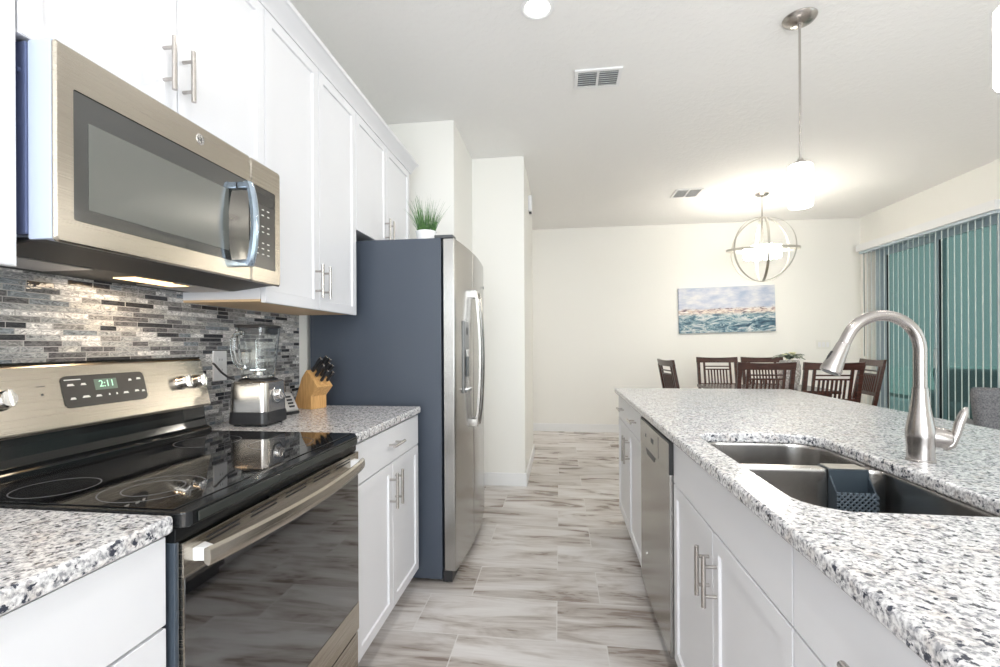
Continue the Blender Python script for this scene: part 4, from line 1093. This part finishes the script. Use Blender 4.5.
def pendant(x, y, label):
    p = thing('pendant_light', label, 'pendant light', (x, y, 1.89), 'island pendant lights')
    part('canopy', MB().lathe([(0, -.034), (.010, -.034), (.014, -.030), (.045, -.026), (.068, -.016), (.077, -.004), (.077, -.0005), (0, -.0005)], (x, y, CEIL), 36), nickel, p)
    part('rod', MB().cyl((x, y, 2.138), (x, y, CEIL - .034), .0055, 14), nickel, p)
    part('socket_cap', MB().lathe([(0, 2.138), (.012, 2.138), (.014, 2.128), (.028, 2.120), (.034, 2.108), (.034, 2.1055), (0, 2.1055)], (x, y, 0), 28), nickel, p)
    part('lamp_shade', MB().lathe([(0, 2.105), (.046, 2.105), (.053, 2.098), (.053, 1.903), (.050, 1.896), (0, 1.896)], (x, y, 0), 36), lamp_white, p)
pendant(1.196, 2.50, 'nickel pendant light with glowing white cylinder above the island')
pendant(1.205, 1.385, 'nickel pendant light with white cylinder cut off by the right picture edge')

# chandelier
CX, CY, CZ, CR = 2.18, 5.37, 2.235, .355
p = thing('orb_chandelier', 'silver orb chandelier with glowing drum above the dining table', 'chandelier', (CX, CY, CZ))
part('canopy', MB().lathe([(0, -.028), (.05, -.024), (.068, -.008), (.068, -.0005), (0, -.0005)], (CX, CY, CEIL), 30), nickel, p)
part('rod', MB().cyl((CX, CY, CZ + CR - .006), (CX, CY, CEIL - .028), .006, 12), nickel, p)
def band(rot, r=CR, w_=.012, th=.003):
    M_ = Matrix.Translation((CX, CY, CZ)) @ rot
    return MB().lathe([(r - th, -w_), (r, -w_), (r, w_), (r - th, w_)], seg=72, M=M_, close=True)
part('horizontal_band', band(Matrix.Rotation(R(6), 4, 'X') @ Matrix.Identity(4)), silver_ring, p)
for k, a in enumerate((20, 78, 132)):
    part('vertical_band', band(Matrix.Rotation(R(a), 4, 'Z') @ Matrix.Rotation(R(90), 4, 'X'), CR - .004 - .004 * k), silver_ring, p)
part('stem', MB().cyl((CX, CY, CZ - .09), (CX, CY, CZ + CR - .01), .008, 12), nickel, p)
dm = MB()
for k in range(8):
    a = 2 * PI * k / 8; x_, y_ = CX + .145 * math.cos(a), CY + .145 * math.sin(a)
    part('glass_cylinder', MB().lathe([(0, -.055), (.042, -.055), (.046, -.048), (.046, .055), (.042, .06), (0, .06)], (x_, y_, CZ - .035), 18), lamp_glass2, p)
    part('crystal_drop', MB().lathe([(0, -.022), (.008, -.006), (.006, .004), (0, .008)], (x_, y_, CZ - .0985), 8), chrome, p)
    dm.tube([(CX, CY, CZ + .02), (CX + .07 * math.cos(a), CY + .07 * math.sin(a), CZ + .045), (x_, y_, CZ + .0255)], .004, 8)
part('arms', dm, nickel, p)

# ================================================================== VERTICAL BLINDS
p = thing('vertical_blinds', 'white vertical blinds hanging open across the sliding glass door', 'blinds', (3.80, 5.5, 0))
BY0, BY1 = 4.56, 6.475
part('valance', MB().box(3.750, XR - .001, BY0, BY1, 2.372, 2.458, .003), trim_m, p)
part('head_rail', MB().box(3.775, 3.835, BY0 + .02, BY1 - .02, 2.345, 2.3715, .002), frame_m, p)
n = 25
for k in range(n):
    y = BY0 + .035 + k * (BY1 - BY0 - .09) / (n - 1)
    # slats turned nearly edge-on to the kitchen
    ang = math.atan2(3.8, y - .0) 
    M_ = Matrix.Translation((3.806, y, 0)) @ Matrix.Rotation(-R(34.5) , 4, 'Z')
    m_ = MB(); b = bmesh.new(); pr = None
    pts = []
    for j in range(7):
        f = j / 6 * 2 - 1; pts.append((.004 * (1 - f * f), f * .042))
    pts2 = [(x - .0022, y_) for x, y_ in pts][::-1]
    m_.prism([(a_, b_) for a_, b_ in pts + pts2], 'z', .03, 2.344, M=M_)
    part('slat', m_, blind_m, p)
part('wand', MB().cyl((3.76, 6.33, 1.05), (3.76, 6.33, 2.34), .005, 8), mat('clear_grey_wand', (.2, .22, .22), .3), p)

# ================================================================== UPHOLSTERED CHAIRS
def armchair(loc, rz, m, name, label, cat, w_=.38, hgt=.86):
    root = bpy.data.objects.new(name, None); COL.objects.link(root); root['_o'] = (0, 0, 0); tag(root, label, cat)
    bx = rr_loft([(.42, w_ * .80, .055, .05, 0), (.60, w_ * .92, .065, .05, 0), (hgt - .06, w_, .068, .06, 0), (hgt - .012, w_ * .985, .055, .05, 0), (hgt, w_ * .94, .035, .03, 0)], Matrix.Translation((0, -.32, 0)) @ Matrix.Rotation(R(0), 4, 'X'))
    part('backrest', bx, m, root)
    part('seat_cushion', MB().box(-w_ * .80, w_ * .80, -.25, .36, .34, .48, .04, 3), m, root)
    part('seat_base', MB().box(-w_ * .86, w_ * .86, -.30, .35, .20, .339, .02, 2), m, root)
    for sx in (-1, 1):
        part('armrest', MB().box(sx * w_ * .93 - .05, sx * w_ * .93 + .05, -.24, .34, .22, .62, .035, 3), m, root)
        for sy in (-.26, .30): part('leg', MB().cyl((sx * w_ * .78, sy, 0), (sx * w_ * .78, sy, .1995), .014, 12, .022), dark_wood, root)
    root.location = loc; root.rotation_euler = (0, 0, rz); return root
armchair((3.24, 3.72, 0), R(-33), fabric_grey, 'upholstered_chair', 'grey fabric chair cut off by the right picture edge', 'chair', .30, .905)
armchair((4.95, 6.35, -.02), R(140), fabric_dark, 'patio_armchair', 'dark patio armchair seen through the glass door and blinds', 'armchair', .36, .90)

for o in bpy.data.objects:
    if '_o' in o: del o['_o']
